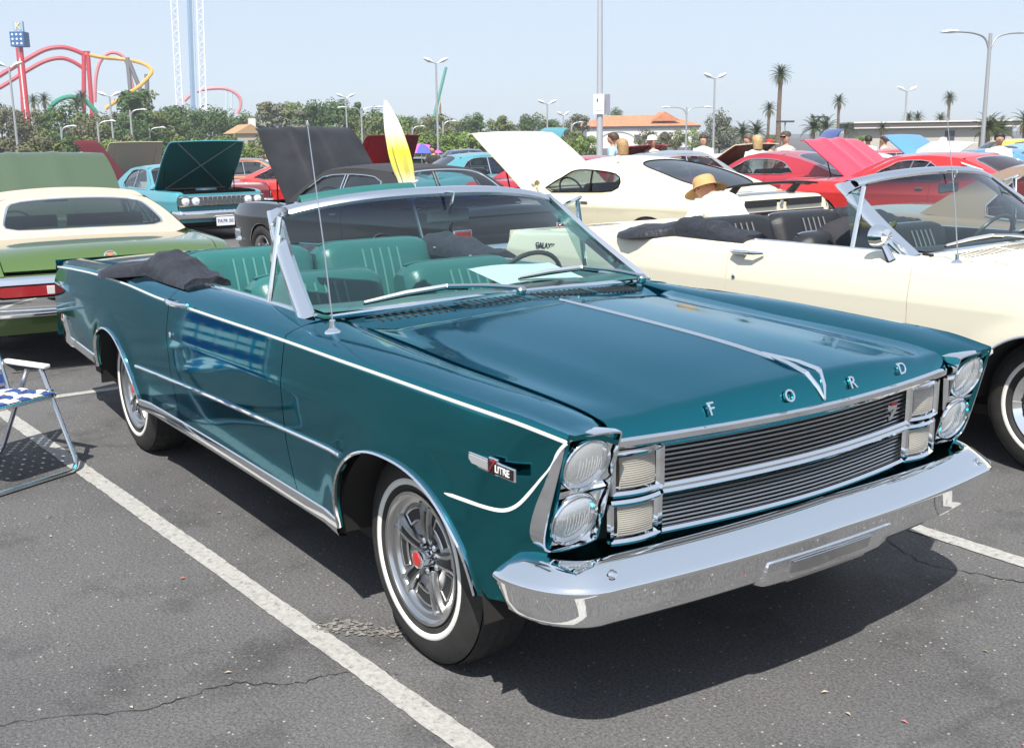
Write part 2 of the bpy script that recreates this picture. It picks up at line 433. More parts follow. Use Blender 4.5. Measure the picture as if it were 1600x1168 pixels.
def convertible(name, label, PAINT, SEAT, TRIM, hero, loc, rz=0., plate_text=None):
    root = thing(name, label, 'car', loc, rz)
    IN = (-1.5, 0, .6)
    # ---- outer panels: each a skin with thickness, 6 mm shut lines
    for sd in (-1, 1):
        inn = (-1.5, 0, .55)
        def panel(nm, a, b, n, inner, cut=None):
            g = MB(); g.grid([side_pts(x, sd, inner(x) if callable(inner) else inner) for x in stations(a, b, n)])
            return g.build(nm, PAINT, root, thick=.014, out=inn, angle=33)
        panel('front_fender', -.752, .80, 44, .726)
        door = panel('door', -2.022, -.758, 26, lambda x: .80)
        panel('quarter_panel', -4.42, -2.028, 44, lambda x: pch([(-4.4, .74), (-2.9, .76), (-2.1, .80)], x))
        # door furniture
        hb = MB()
        yh = -pch(YT, -1.9) * 1.0
        hb.box((-1.93, sd * .974, .946), (.10, .024, .026)); hb.tube([(-1.98, sd * .985, .950), (-1.9, sd * 1.000, .952), (-1.80, sd * .998, .953), (-1.74, sd * .972, .954)], [.010, .012, .010, .006], 8, ry=[.012, .014, .012, .008])
        hb.build('door_handle', CHROME, door, bevel=.004)
        kb = MB(); kb.lathe([(.014, 0), (.014, .006), (.009, .009), (.001, .009)], c=(-1.96, sd * side_y(-1.96, .80), .80), axis=(0, sd, 0), n=14); kb.build('door_lock', CHROME, door)
        # inner door top and door card
        dc = MB(); dc.grid([[(x, sd * .80, 1.004), (x, sd * .775, 1.003), (x, sd * .765, .98), (x, sd * .755, .70), (x, sd * .74, .45)] for x in frange(-2.02, -.76, 8)])
        dc.build('door_card', SEAT, door, thick=.01)
        wl_ = MB(); wl_.tube([(x, sd * .803, 1.010) for x in frange(-2.6, -.80, 14)], .007, 6); wl_.build('belt_molding', CHROME, root)
    # ---- hood with its front face and chrome lip
    ys = [-.7215, -.705, -.68, -.65, -.625, -.60, -.56, -.52, -.49, -.46, -.40, -.32, -.24, -.16, -.08, -.03, 0]; ys += [-v for v in ys[-2::-1]]
    g = MB(); rows = []
    for y in ys:
        xb, xl = hood_back(y), lip_x(y); xc = xl - .046 + .012 * (abs(y) / .7) ** 2; row = []
        for t in frange(0, 1, 26):
            x = lerp(xb, xc - .02, t); row.append((x, y, hood_z(x, y) - (.012 * (1 - t * 25) if t < .04 else 0)))
        z1 = hood_z(xc - .02, y); zl = .872 + .004 * (1 - abs(y) / .7)
        for t in (.12, .26, .42, .60, .80, .94, 1.0):
            x = lerp(xc - .02, xl, t ** .62 if t < 1 else 1); z = lerp(z1, zl, (t ** 1.55))
            row.append((x, y, z))
        rows.append(row)
    g.grid(rows); hood = g.build('hood', PAINT, root, thick=.012, out=(0, 0, .5), angle=42)
    lp = MB(); lp.grid([[(lip_x(y) + a, y, .868 + .004 * (1 - abs(y) / .7) + b) for a, b in ((-.02, .007), (.002, .006), (.010, 0), (.010, -.014), (.003, -.022), (-.02, -.022))] for y in frange(-.712, .712, 31)])
    lp.build('hood_lip', CHROME, hood, out=(.5, 0, .86))
    rg = MB()
    rg.grid([[(x, -w, hood_z(x, w) + .0005), (x, -w * .25, hood_z(x, 0) + .007), (x, w * .25, hood_z(x, 0) + .007), (x, w, hood_z(x, w) + .0005)] for x in frange(-.40, .66, 14) for w in [.006 + .006 * max(0, (x + .4) / 1.06) ** 3]])
    rg.build('hood_spear', CHROME, hood, out=(0, 0, .5), thick=.003)
    vb = MB()
    for s_ in (-1, 1):
        vb.tube([(.60, 0, hood_z(.6, 0) + .006), (.72, s_ * .020, hood_z(.72, .02) + .008), (.792, s_ * .030, .962)], [.004, .007, .009], 6)
        vb.tube([(.792, s_ * .030, .962), (.824, s_ * .014, .922), (.842, 0, .886)], [.010, .009, .004], 6)
    vb.build('hood_ornament', CHROME, hood)
    # ---- cowl with louvres
    g = MB(); rows = []
    for y in frange(-.80, .80, 25):
        a = abs(y); xb = -.735 - .125 * (a / .82) ** 2; xf = hood_back(y) - .006 if a < .72 else lerp(hood_back(.72), -.74, (a - .72) / .1); zc = 1.032 - .040 * (a / .8) ** 2
        rows.append([(lerp(xb, xf, t), y, lerp(zc, hood_z(hood_back(min(a, .71)), min(a, .71)) - .020, t) + .006 * math.sin(math.pi * t)) for t in (0, .15, .3, .5, .7, .85, .97, 1)])
    g.grid(rows); cowl = g.build('cowl', PAINT, root, thick=.012, out=(-.6, 0, .4))
    lv = MB()
    for i in range(44):
        y = -.62 + 1.24 * i / 43
        if abs(y + .02) < .02 or abs(abs(y) - .32) < .013: continue
        a = abs(y); xb = -.735 - .125 * (a / .82) ** 2; xf = hood_back(y); x0, x1 = lerp(xb, xf, .28), lerp(xb, xf, .62); zc = 1.032 - .040 * (a / .8) ** 2; zf = hood_z(xf, y) - .020
        lv.tube([(x0, y, lerp(zc, zf, .28) + .0035), (x1, y + .006, lerp(zc, zf, .62) + .0045)], .0065, 6, ry=.0035)
    lv.build('cowl_slots', mat('slot_black', (.004, .006, .007), .8), cowl)
    # ---- front pan under hood, radiator support, fender inner walls so that nothing is see-through
    inn = MB()
    inn.box((-.2, 0, .60), (1.5, 1.25, .02)); inn.box((.66, 0, .66), (.02, 1.50, .44)); inn.box((-.66, 0, .62), (.02, 1.62, .66))
    inn.box((-2.0, 0, .24), (4.6, 1.50, .05)); 
    inn.box((-3.9, 0, .42), (.9, 1.5, .30))
    inn.build('underbody', UNDER, root, smooth=False)
    for c, hw, top in (FA, RA):
        for sd in (-1, 1):
            w = MB(); w.grid([[(c + (hw + .012) * math.cos(a), sd * y, .33 + (top + .015 - .33) * math.sin(a)) for y in (.955, .80, .60)] for a in [math.pi * i / 20 for i in range(21)]])
            w.add([(c - hw - .01, sd * .60, .3), (c + hw + .01, sd * .60, .3), (c + hw + .01, sd * .60, .76), (c - hw - .01, sd * .60, .76)], [(0, 1, 2, 3)])
            w.build('wheel_housing', UNDER, root)
            m = MB(); pts = []
            for i in range(41):
                a = math.pi * (i / 40)
                x = c - (hw) * math.cos(a)
                z = arch_z(x, base_z(x)) if 0 < i < 40 else (.355 if (c < -1 and i == 40) or (c > -1 and i == 0) else base_z(x + (.05 if c > -1 else -.05)))
                z = max(z, .345 if i in (0, 40) else z)
                pts.append((slant(x, z), sd * (side_y(x, max(z, .36)) + .004), z + .002))
            m.tube(pts, .009, 6, ry=.006); m.build('arch_molding', CHROME, root)
    for x in (0., -3.023):
        for sd in (-1, 1): wheel(root, (x, sd * .772, .345), sd, 'styled' if hero else 'wirecap', True)
    # ---- side trim
    for sd in (-1, 1):
        rk = MB(); rk.grid([[(x, sd * (side_y(x, .36) + a), z) for a, z in ((.003, .385), (.010, .378), (.012, .345), (.004, .325), (-.03, .318))] for x in frange(-2.60, -.385, 16)])
        rk.build('rocker_molding', CHROME, root, out=(-1.5, 0, .4))
        rk2 = MB(); rk2.grid([[(x, sd * (side_y(x, .44) + a), z) for a, z in ((.002, .482), (.012, .472), (.012, .428), (-.02, .412))] for x in frange(-4.40, -3.345, 12)])
        rk2.build('rear_lower_molding', CHROME, root, out=(-3.5, 0, .44))
        if hero:
            path = []
            for x in frange(-4.40, -2.0, 26): path.append((slant(x, .9), x))
            st = MB(); pw = [(slant(x, pch(ZT, x) - .012), sd * (side_y(x, pch(ZT, x) - .012) + .0035), pch(ZT, x) - .012) for x in frange(-4.41, -1.985, 34)]
            st.tube(pw, .0022, 6, ry=.0055); st.build('pinstripe_molding', WHITEPAINT, root)
            st = MB()
            up = [(x, pch(ZT, x) - .012) for x in frange(-1.77, .80, 40)] + [(.803, pch(ZT, .80) - .014)]
            dn = [(.772, .880), (.742, .838), (.704, .790), (.668, .745), (.636, .712), (.604, .692), (.57, .683), (.52, .680), (.44, .679), (.35, .678)]
            pw = [(slant(x, z), sd * (side_y(x, z) + .0035), z) for x, z in up]
            # the stripe turns down behind the lamp and back along the fender
            dn3 = [(x * 1.0, sd * (side_y(min(.8, x + .05), z) + .0045), z) for x, z in dn]
            st.tube(pw, .0022, 6, ry=.0056); 
            q = [Vector(pw[-1])] + [Vector(p) for p in dn3]; st.tube(crom(q, 3), .0022, 6, ry=.0056)
            st.build('pinstripe_molding', WHITEPAINT, root)
            mm = MB(); mm.tube([(x, sd * (side_y(x, z) + .003), z) for x, z in [(x, pch([(-2.58, .560), (-1.5, .600), (-.7, .626), (-.27, .641)], x)) for x in frange(-2.56, -.275, 26)]], .006, 6, ry=.008)
            mm.build('side_molding', CHROME, root)
            # engine badge on the fender
            bx0, zc = .562, .803
            yb = side_y(.56, .80); X = Vector((sd * -1 * -1 if False else 1, 0, 0))
            bd = MB(); bd.box((.562, sd * (yb + .004), zc), (.215, .008, .036)); bd.box((.575, sd * (yb + .005), zc + .004), (.040, .009, .046))
            badge = bd.build('fender_badge', CHROME, root, bevel=.003, smooth=False)
            bd = MB(); bd.box((.617, sd * (yb + .0085), zc), (.092, .003, .027)); bd.box((.569, sd * (yb + .0105), zc + .002), (.026, .003, .038)); bd.build('badge_field', mat('badge_dark', (.02, .008, .012), .3), badge, smooth=False)
            bd = MB(); bd.box((.504, sd * (yb + .0085), zc), (.086, .003, .022)); bd.build('badge_strip', mat('badge_silver', (.60, .60, .60), .35, .5), badge, smooth=False)
            fx = Vector((1, 0, 0)) if sd < 0 else Vector((-1, 0, 0)); fz = Vector((0, sd, 0)); fy = fz.cross(fx)
            text('LITRE', .027, frame_m((.618, sd * (yb + .010), zc), fx, fy, fz), WHITEPAINT, badge, 'badge_lettering', .0015)
            text('7', .048, frame_m((.568, sd * (yb + .0125), zc + .003), fx, fy, fz), mat('badge_red', (.22, .02, .03), .3), badge, 'badge_numeral', .0015, shear=.3)
        fx = Vector((1, 0, 0)) if sd < 0 else Vector((-1, 0, 0)); fz = Vector((0, sd, 0)); fy = fz.cross(fx)
        text('GALAXIE 500' if hero else 'GALAXIE', .042 if hero else .06, frame_m((-4.10 if hero else -3.9, sd * (side_y(-4.0, .80) + (-.012 if hero else .002)), .80 if hero else .84), (fx - fz * (.055 if hero else 0.02)).normalized(), fy, fz), CHROME if hero else BLACK, root, 'quarter_script', .003)
        # antenna only on the passenger fender
    mast = MB(); mast.lathe([(.030, 0), (.028, .008), (.018, .014), (.012, .020), (.011, .045), (.006, .05)], c=(-.563, -.862, .985), axis=(0, 0, 1), n=16); ab = mast.build('antenna_base', CHROME, root)
    mast = MB(); mast.tube([(-.563, -.862, 1.03), (-.60, -.864, 1.30), (-.668, -.868, 1.69)], [.0032, .0024, .0018], 6); mast.lathe([(.001, .012), (.005, .006), (.005, -.004), (.001, -.008)], c=(-.668, -.868, 1.69), axis=(0, 0, 1), n=8); mast.build('antenna_mast', DULLCHROME, ab)
    # ---- lamps: stacked pairs in leaning chrome pods
    for sd in (-1, 1):
        o = Vector((.749, sd * .824, .752)); v = Vector((.087, sd * -.012, .315)).normalized(); u = Vector((-.03, sd, 0)).normalized(); nrm = Vector((v.z, 0, -v.x)).normalized()
        out2 = [(.076, .168), (.088, .150), (.094, .05), (.096, -.06), (.090, -.130), (.068, -.160), (.0, -.170), (-.078, -.163), (-.092, -.142), (-.092, -.05), (-.092, .06), (-.090, .145), (-.080, .165), (0, .171)]
        out2 = [(p.x, p.y) for p in crom([(a, b, 0) for a, b in out2], 3, True)]
        P = lambda a, b, d: o + u * a + v * b + nrm * d
        b = MB()
        def loop(k, d): return [P(x * k, y * (1 - (1 - k) * .5), d) for x, y in out2]
        b.grid([[q - Vector((.12, 0, .012)) for q in loop(.97, -.01)], loop(1.0, -.01), loop(1.0, .006), loop(.95, .006), loop(.925, -.004), loop(.91, -.014)], True)
        k = len(b.v); L = loop(.91, -.014); b.add(L, [tuple(range(len(L)))])
        bez = b.build('headlight_bezel', mat('bezel_chrome', (.93, .94, .95), .10, 1.), root, out=(.5, sd * .824, .75), angle=50)
        br = MB(); br.grid([[P(x, y, d) for x, y, d in ((-.08, .012, -.013), (-.08, .004, .002), (-.08, -.006, .0), (-.08, -.012, -.013))], [P(x, y, d) for x, y, d in ((.082, .012, -.013), (.082, .004, .002), (.082, -.006, .0), (.082, -.012, -.013))]]); br.build('bezel_bridge', CHROME, bez)
        for cy in (.081, -.081):
            c = P(0, cy, -.012)
            rr = MB(); rr.lathe([(.076, -.004), (.077, .012), (.073, .018), (.069, .010)], c=c, axis=nrm, n=36); lamp = rr.build('headlight', CHROME, root); gk = MB(); gk.lathe([(.0745, -.006), (.0785, -.002), (.0785, .004), (.0755, .006)], c=c, axis=nrm, n=36); gk.build('gasket', BLACK, lamp)
            bk = MB(); bk.lathe([(.070, .006), (.05, -.016), (.02, -.028), (.001, -.03)], c=c, axis=nrm, n=28); bk.build('reflector', mat('lamp_reflector', (.85, .87, .88), .10, 1.), lamp)
            ln = MB(); ln.lathe([(.0705, .006), (.066, .016), (.05, .025), (.028, .031), (.001, .033)], c=c, axis=nrm, n=36); ln.build('lens', HEADLENS, lamp)
            fl = MB()
            for q in range(-4, 5):
                xx = q * .0085; hh = math.sqrt(max(0, .052 ** 2 - xx * xx)) * (.55 if q % 2 else .75)
                fl.tube([c + u * xx + v * t + nrm * (.0305 - 3.6 * (xx * xx + t * t)) for t in frange(-hh, hh * .8, 7)], .0009, 4, caps=False)
            fl.build('lens_flutes', LENSRIB, lamp)
    # ---- grille
    def gx(y): return lip_x(y) - .055
    for nm, z0, z1, ye in (('upper', .832, .708, .66), ('lower', .690, .578, .645)):
        fr = MB()
        for z in (z0, z1):
            fr.tube([(gx(y) - (.8 - z) * .05 + .012, y, z + .006 * (1 - abs(y))) for y in frange(-ye + .11, ye, 25)], .012, 6, ry=.010)
        gr = fr.build('grille_frame', CHROME, root)
        bars = MB(); n = 9
        for i in range(1, n):
            z = lerp(z0, z1, i / n)
            b = MB(); b.tube([(gx(y) - (.8 - z) * .05, y, z + .004 * (1 - abs(y))) for y in frange(-.545, .62, 17)], .0048, 5, ry=.0034, caps=False)
            b.build('grille_bar', mat('grille_metal', (.50, .50, .50), .28, 1.), gr)
    bk = MB(); bk.grid([[(gx(y) - .035 - (.8 - z) * .05, y, z) for z in (.86, .70, .54)] for y in frange(-.70, .70, 15)]); bk.build('grille_backing', mat('grille_black', (.006, .006, .007), .6), root)
    if hero:
        em = MB(); e0 = Vector((gx(.43) + .012, .43, .772))
        em.box(e0 + Vector((0, 0, .012)), (.006, .045, .016)); em.prism([e0 + Vector((-.003, .010, .006)), e0 + Vector((-.003, .026, .006)), e0 + Vector((-.003, -.004, -.03)), e0 + Vector((-.003, -.020, -.03))], (.006, 0, 0))
        em.build('grille_emblem', CHROME, root); em = MB(); em.box(e0 + Vector((.004, .004, .022)), (.004, .03, .010)); em.build('emblem_inlay', mat('red_enamel', (.55, .02, .02), .25, coat=.6), root)
    for sd in (-1, 1):
        for zc, hh in ((.772, .112), (.636, .108)):
            b = MB(); 
            def sp(t, dz, d): 
                y = lerp(.545, .705, t); return (lip_x(y) - .045 + d + .014 * math.sin(math.pi * t) + .02 * t - (.8 - zc) * .05, sd * y, zc + dz)
            for dz0 in (hh / 2, -hh / 2):
                b.tube([sp(t, dz0, .004) for t in frange(0, 1, 9)], .011, 6, ry=.010)
            for t in (0, 1): b.tube([sp(t, dz, .004) for dz in (-hh/2, hh/2)], .011 if t else .016, 6, ry=.010)
            b.grid([[sp(t, dz, d) for dz, d in ((-hh/2, .0), (-hh/2 + .010, -.012), (hh/2 - .010, -.012), (hh/2, .0))] for t in frange(0, 1, 9)])
            for t in (0, 1): b.grid([[sp(t, dz, d) for dz in (-hh/2, 0, hh/2)] for d in (.004, -.09)])
            for dz0 in (hh/2, -hh/2): b.grid([[sp(t, dz0, d) for t in (0, .5, 1)] for d in (.004, -.09)])
            ts = b.build('turn_signal', CHROME, root)
            ln = MB(); ln.grid([[sp(t, dz, -.002 + .004 * math.sin(math.pi * (dz / hh + .5))) for dz in frange(-hh/2 + .012, hh/2 - .012, 12)] for t in frange(.13, .87, 12)])
            ln.build('signal_lens', SIGLENS, ts)
            rb = MB()
            for q in frange(-hh/2 + .018, hh/2 - .018, 13): rb.tube([sp(t, q, .0025) for t in frange(.14, .86, 7)], .0010, 4, caps=False)
            rb.build('lens_ribs', SIGLENS, ts)
            bb = MB(); bb.lathe([(.001, .006), (.012, .004), (.014, -.002)], c=sp(.45, .012, -.006), axis=(1, 0, 0), n=12); bb.build('bulb', AMBER if zc > .7 else WHITEPAINT, ts)
    # ---- painted pan between grille and bumper, and chrome bumper
    def bump_plan(t):
        """plan of the bumper: t = signed y at the front, wraps at the ends"""
        a = abs(t)
        if a <= .80: return (.925 - .065 * (a / .80) ** 2, t)
        q = (a - .80) / .34; th = min(1., q)
        x = .86 - .275 * (th ** 1.7); y = .80 + .183 * math.sin(th * math.pi / 2) ** .9
        return (x, y if t > 0 else -y)
    pn = MB(); rows = []
    for t in frange(-1.06, 1.06, 45):
        x, y = bump_plan(t); y = max(-.90, min(.90, y)); xi = min(x - .05, gx(min(abs(y), .70)) - .01); yi = y * .95
        rows.append([(xi - .03, yi * .97, .575), (xi + .01, yi * .975, .560), (lerp(xi, x - .09, .5), lerp(yi, y * .985, .5), .552), (x - .085, y * .975, .548), (x - .10, y * .965, .50)])
    pn.grid(rows); pn.build('front_pan', PAINT, root, out=(.6, 0, .3))
    prof = [(-.085, .548), (-.082, .566), (-.074, .577), (-.062, .578), (-.042, .569), (-.018, .553), (.004, .536), (.015, .527), (.017, .521), (.012, .510), (.002, .485), (-.008, .455), (-.016, .428), (-.028, .412), (-.06, .404)]
    b = MB(); rows = []
    ts = frange(-1.14, 1.14, 73)
    for t in ts:
        x, y = bump_plan(t); e = 1e-3; x1, y1 = bump_plan(t + e); tn = Vector((x1 - x, y1 - y, 0)).normalized(); nn = Vector((tn.y, -tn.x, 0))
        if nn.x < 0 and abs(t) < .7: nn = -nn
        endf = smooth01((1.14 - abs(t)) / .035); drop = 1.0
        row = []
        for d, z in prof:
            zz = .490 + (z - .490) * (.80 + .20 * endf)
            row.append((x + nn.x * (d - .012 * (1 - endf)), y + nn.y * (d - .012 * (1 - endf)), zz + (.012 + .010 * (z > .545)) * (1 - abs(y))))
        rows.append(row)
    b.grid(rows); b.add(rows[0], [tuple(range(len(prof)))]); b.add(rows[-1], [tuple(range(len(prof)))[::-1]])
    bum = b.build('front_bumper', CHROME, root, out=(.6, 0, .5), angle=55)
    lc = MB(); rows = []
    for t, dz in [(-.32, 0.), (-.30, -.004), (-.27, -.012), (-.22, -.014), (0, -.014), (.15, -.014), (.20, -.012), (.23, -.004), (.25, 0.)]:
        x, y = bump_plan(t); x -= .035 if t in (-.32, .25) else 0; rows.append([(x - .008, y, .496), (x + .0045, y, .484), (x - .002, y, .458 + dz * .1), (x - .011, y, .430 + dz), (x - .023, y, .414 + dz), (x - .06, y, .410 + dz)])
    lc.grid(rows); lc.build('bumper_apron', CHROME, bum, out=(.5, 0, .5), angle=50)
    if hero:
        pl = MB(); x, y = bump_plan(-.02); pl.grid([[(bump_plan(t)[0] + .006 - (.470 - z) * .36, t, z) for z in (.470, .435, .402)] for t in frange(-.205, .135, 9)]); pl.build('plate_bracket', mat('plate_steel', (.62, .62, .62), .12, 1.), bum, thick=.004, out=(.3, 0, .6))
    for t in (-.80, .80, -.30, .30):
        x, y = bump_plan(t * 1.0); bo = MB(); bo.lathe([(.013, 0), (.012, .005), (.006, .008), (.001, .009)], c=(x - .012, y, .555 + .012 * (1 - abs(y))), axis=(.6, 0, .8), n=12)
        if abs(t) > .5: bo.build('bumper_bolt', CHROME, bum)
    # ---- windshield
    def ws(s_, t):
        """s in -1..1 across, t 0 base .. 1 header"""
        yb, yt_ = .835, .71; a = abs(s_)
        y = s_ * lerp(yb, yt_, t)
        x = lerp(-.745 - .115 * a ** 2.2, -1.265 - .125 * a ** 2.4, t) - .02 * math.sin(math.pi * t)
        z = lerp(1.030 - .030 * a ** 2, 1.418 - .072 * a ** 2.6, t)
        return Vector((x, y, z))
    gl = MB(); gl.grid([[ws(s_, t) for t in frange(.03, .955, 9)] for s_ in frange(-.968, .968, 25)]); gl.build('windshield', WSGLASS, root)
    fr = MB()
    def strip(path, offs, m_out):
        fr.grid([[p + o for o in offs] for p in path])
    hd = [ws(s_, 1.0) for s_ in frange(-.93, .93, 27)]
    nose = [(.030, -.026), (.036, -.012), (.028, .002), (.006, .012), (-.045, .014), (-.070, .004), (-.070, -.016), (-.02, -.028)]
    fr.grid([[p + Vector((a, 0, b_)) for a, b_ in nose] for p in hd], False)
    fr.grid([[p + Vector((a, 0, b_)) for a, b_ in (nose[-1], nose[0])] for p in hd])
    hdr = fr.build('windshield_header', mat('header_metal', (.80, .83, .88), .25, 1.), root, out=(-1.3, 0, 1.39), angle=50)
    if hero:
        vz = MB(); vz.grid([[ws(s_, 1.) + Vector((-.075 - .02 * k, 0, -.004 + .020 * math.sin(k * 1.57)) ) for k in frange(0, 4, 9)] for s_ in frange(-.80, -.1, 9)])
        vis = vz.build('raised_visor', SEAT, hdr, thick=.018)
    for sd in (-1, 1):
        pp = MB(); rows = []
        for t in frange(-.02, 1.03, 17):
            p = ws(sd * 1.0, t); q = ws(sd * .958, t)
            w = p - q; f_ = Vector((.034, 0, .014)) * (1 - .35 * t)
            if t > .95: p = p + Vector((-.01, -sd * .004, 0))
            rows.append([q + f_ * .1, q + f_ * .55, lerp(q, p, .5) + f_ * 1.25 + Vector((0, sd * .004, 0)), p + f_ * .45 + Vector((0, sd * .006, 0)), p + Vector((-.02, sd * .012, 0)), p + Vector((-.055, sd * .002, -.01)), p + Vector((-.06, -sd * .03, -.01)), q + f_ * .1])
        pp.grid(rows); pil = pp.build('windshield_pillar', mat('pillar_chrome', (.92, .93, .95), .07, 1.), root, out=tuple(ws(sd * .97, .5)), angle=50)
        # vent window: chrome post, rounded top rail and pane
        vb, vt = Vector((-1.245, sd * .808, 1.0)), Vector((-1.235, sd * .745, 1.345))
        vf = ws(sd * 1.0, .0) + Vector((-.09, -sd * .022, .0)); vft = ws(sd * 1., .93) + Vector((-.055, sd * .0, 0))
        vfm = MB(); vfm.tube([vb, lerp(vb, vt, .5), vt], .010, 8, ry=.014)
        vfm.tube(crom([vt, vt + Vector((.02, 0, .012)), lerp(vft, vf, .12) , lerp(vft, vf, .45), lerp(vft, vf, .8), vf], 4), .009, 6)
        vfm.tube([vb + Vector((0, 0, .005)), vf], .008, 6)
        vw = vfm.build('vent_window', CHROME, root)
        vg = MB(); vg.add([vb, vf, lerp(vft, vf, .4), lerp(vft, vf, .1), vt], [(0, 1, 2, 3, 4)]); vg.build('vent_pane', SIDEGLASS, vw, smooth=False)
    bs = MB(); bs.tube([ws(s_, .0) + Vector((.018, 0, -.004)) for s_ in frange(-1, 1, 31)], .010, 6, ry=.014); bs.build('windshield_base_molding', CHROME, root)
    mr = MB(); c = ws(0.03, .72) + Vector((-.085, .0, 0)); mr.box(c, (.022, .23, .058), Matrix.Rotation(R(8), 3, 'Z')); mir = mr.build('rear_view_mirror', mat('mirror_back', (.50, .46, .38), .4), root, bevel=.010)
    mr = MB(); mr.tube([c + Vector((.01, 0, .01)), c + Vector((.05, 0, .10)), ws(0.02, .985)], .008, 6); mr.build('mirror_stem', CHROME, mir)
    # wipers
    for (p0, p1, p2, hubp) in (((-.80, -.62, 1.040), (-.74, -.30, 1.072), (-.70, .02, 1.052), None), ((-.815, .10, 1.072), (-.79, .40, 1.085), (-.79, .74, 1.030), None)):
        wv = [Vector(p0), Vector(p1), Vector(p2)]
        wa = MB(); wa.tube(crom([wv[1] + Vector((.02, 0, .012)), lerp(wv[1], wv[2], .5) + Vector((.028, 0, .012)), wv[2] + Vector((.02, 0, 0))], 4), [.008] * 4 + [.010] * 5, 6)
        wa.lathe([(.020, -.02), (.022, .004), (.012, .014), (.001, .016)], c=wv[2] + Vector((.02, 0, -.006)), axis=(.3, 0, 1), n=14)
        wo = wa.build('wiper_arm', DULLCHROME, root)
        wb = MB(); wb.tube([wv[0] + Vector((.010, 0, .004)), lerp(wv[0], wv[1], .5) + Vector((.012, 0, .012)), wv[1] + Vector((.012, 0, .010)), lerp(wv[1], wv[2], .3) + Vector((.012, 0, .006))], [.006, .010, .010, .006], 6); wb.build('wiper_blade', mat('wiper_steel', (.72, .72, .72), .35, .8), wo)
        wb = MB(); wb.tube([wv[0] + Vector((.004, 0, -.004)), lerp(wv[0], wv[1], .5) + Vector((.005, 0, -.001)), wv[1] + Vector((.004, 0, -.001)), lerp(wv[1], wv[2], .3) + Vector((.004, 0, -.003))], .004, 4); wb.build('wiper_rubber', BLACK, wo)
    # ---- interior
    tub = MB(); tub.grid([[(x, y, z) for x, z in ((-.80, .98), (-.80, .36), (-1.9, .34), (-2.75, .40), (-2.75, .95))] for y in (-.755, 0, .755)])
    tub.build('cabin_tub', mat('carpet_dark', (.02, .03, .03), .95) if hero else BLACKVINYL, root)
    for sd in (-1, 1):
        q = MB(); q.grid([[(x, sd * .80, 1.0), (x, sd * .77, 1.0), (x, sd * .75, .96), (x, sd * .74, .45)] for x in frange(-2.9, -2.03, 6)]); q.build('rear_side_trim', SEAT, root, thick=.01)
    da = MB(); da.grid([[(x + .02 - .06 * (abs(y) / .8) ** 2, y, z) for x, z in ((-.76, 1.02), (-.86, 1.025), (-.97, 1.02), (-1.02, 1.0), (-1.04, .96), (-1.02, .88), (-1.0, .72))] for y in frange(-.78, .78, 17)])
    dash = da.build('dashboard', SEAT, root, out=(-.8, 0, .7))
    gs = MB(); gs.box((-1.045, .38, .93), (.02, .52, .09)); gs.build('gauge_panel', BLACK, dash)
    stw = MB(); cst = Vector((-1.16, .38, .965)); axs = Vector((-.88, 0, .47)).normalized(); uu = Vector((0, 1, 0)); vv = axs.cross(uu)
    stw.tube([cst + (uu * math.cos(a) + vv * math.sin(a)) * .195 for a in [2 * math.pi * i / 36 for i in range(37)]], .011, 8, caps=False)
    stw.tube([cst - uu * .19, cst - axs * .02, cst + uu * .19], .008, 6); stw.lathe([(.045, -.03), (.045, .0), (.02, .012), (.001, .014)], c=cst, axis=axs, n=18); stw.tube([cst, cst - axs * .24], .022, 8)
    stw.build('steering_wheel', mat('wheel_rim_dark', (.05, .045, .04) if hero else (.05, .02, .015), .35), root)
    # seats with raised pleats
    def seat(nm, x, y0, y1, top, base, lean, rear=False):
        yc, hw = (y0 + y1) / 2, (y1 - y0) / 2
        s = MB(); rows = []
        nb = 22
        for j in range(nb + 1):
            t = -1 + 2 * j / nb; y = yc + hw * t
            edge = 1 - abs(t) ** 9
            row = []
            for k in range(13):
                q = k / 12; z = lerp(base, top - .03 * abs(t) ** 8, q)
                bulge = .075 * math.sin(math.pi * (.12 + .68 * q)) ** .6 * (edge ** .5)
                if abs(t) < .30 and q < .90: bulge += .008 * abs(math.sin(t * math.pi / .15))
                if abs(q - .72) < .02: bulge -= .012 if abs(t) > .3 else 0
                xx = x - lean * q + bulge
                row.append((xx, y, z))
            # over the top to the back
            z = top - .03 * abs(t) ** 8
            row += [(x - lean + .035 * edge, y, z + .016 * edge), (x - lean - .01, y, z + .028 * edge), (x - lean - .075, y, z + .018 * edge), (x - lean - .10, y, z - .03), (x - lean * .7 - .11, y, lerp(base, top, .5)), (x - .11, y, base)]
            rows.append(row)
        s.grid(rows); n_ = len(rows[0]); s.add(rows[0], [tuple(range(n_))]); s.add(rows[-1], [tuple(range(n_))[::-1]])
        so = s.build(nm, SEAT, root, out=(x - lean * .5, yc, (top + base) / 2), angle=60)
        cu = MB(); cu.grid([[(x + a, y, base + b_ + .03 * math.cos((y - yc) / hw * 1.5)) for a, b_ in ((-.05, .02), (.05, .05), (.25, .07), (.42, .06), (.48, .02), (.47, -.10))] for y in frange(y0, y1, 9)]); cu.build('seat_cushion', SEAT, so, out=(x + .2, yc, base - .2))
        pl = MB()
        for t in (-.30, -.15, 0, .15, .30):
            y = yc + hw * t
            pl.tube([(x - lean * q + .079 * math.sin(math.pi * (.12 + .68 * q)) ** .6 + .002, y, lerp(base, top, q)) for q in frange(.06, .97, 9)], .006, 6, ry=.005)
        pl.build('seat_piping', SEATPIPE if hero else mat('seat_pleat_grey', (.16, .16, .17), .4), so)
        if hero:
            eb = MB(); eb.box((x - lean * .45 + .085, yc + hw * .22, lerp(base, top, .42)), (.004, .018, .05)); eb.build('seat_emblem', CHROME, so)
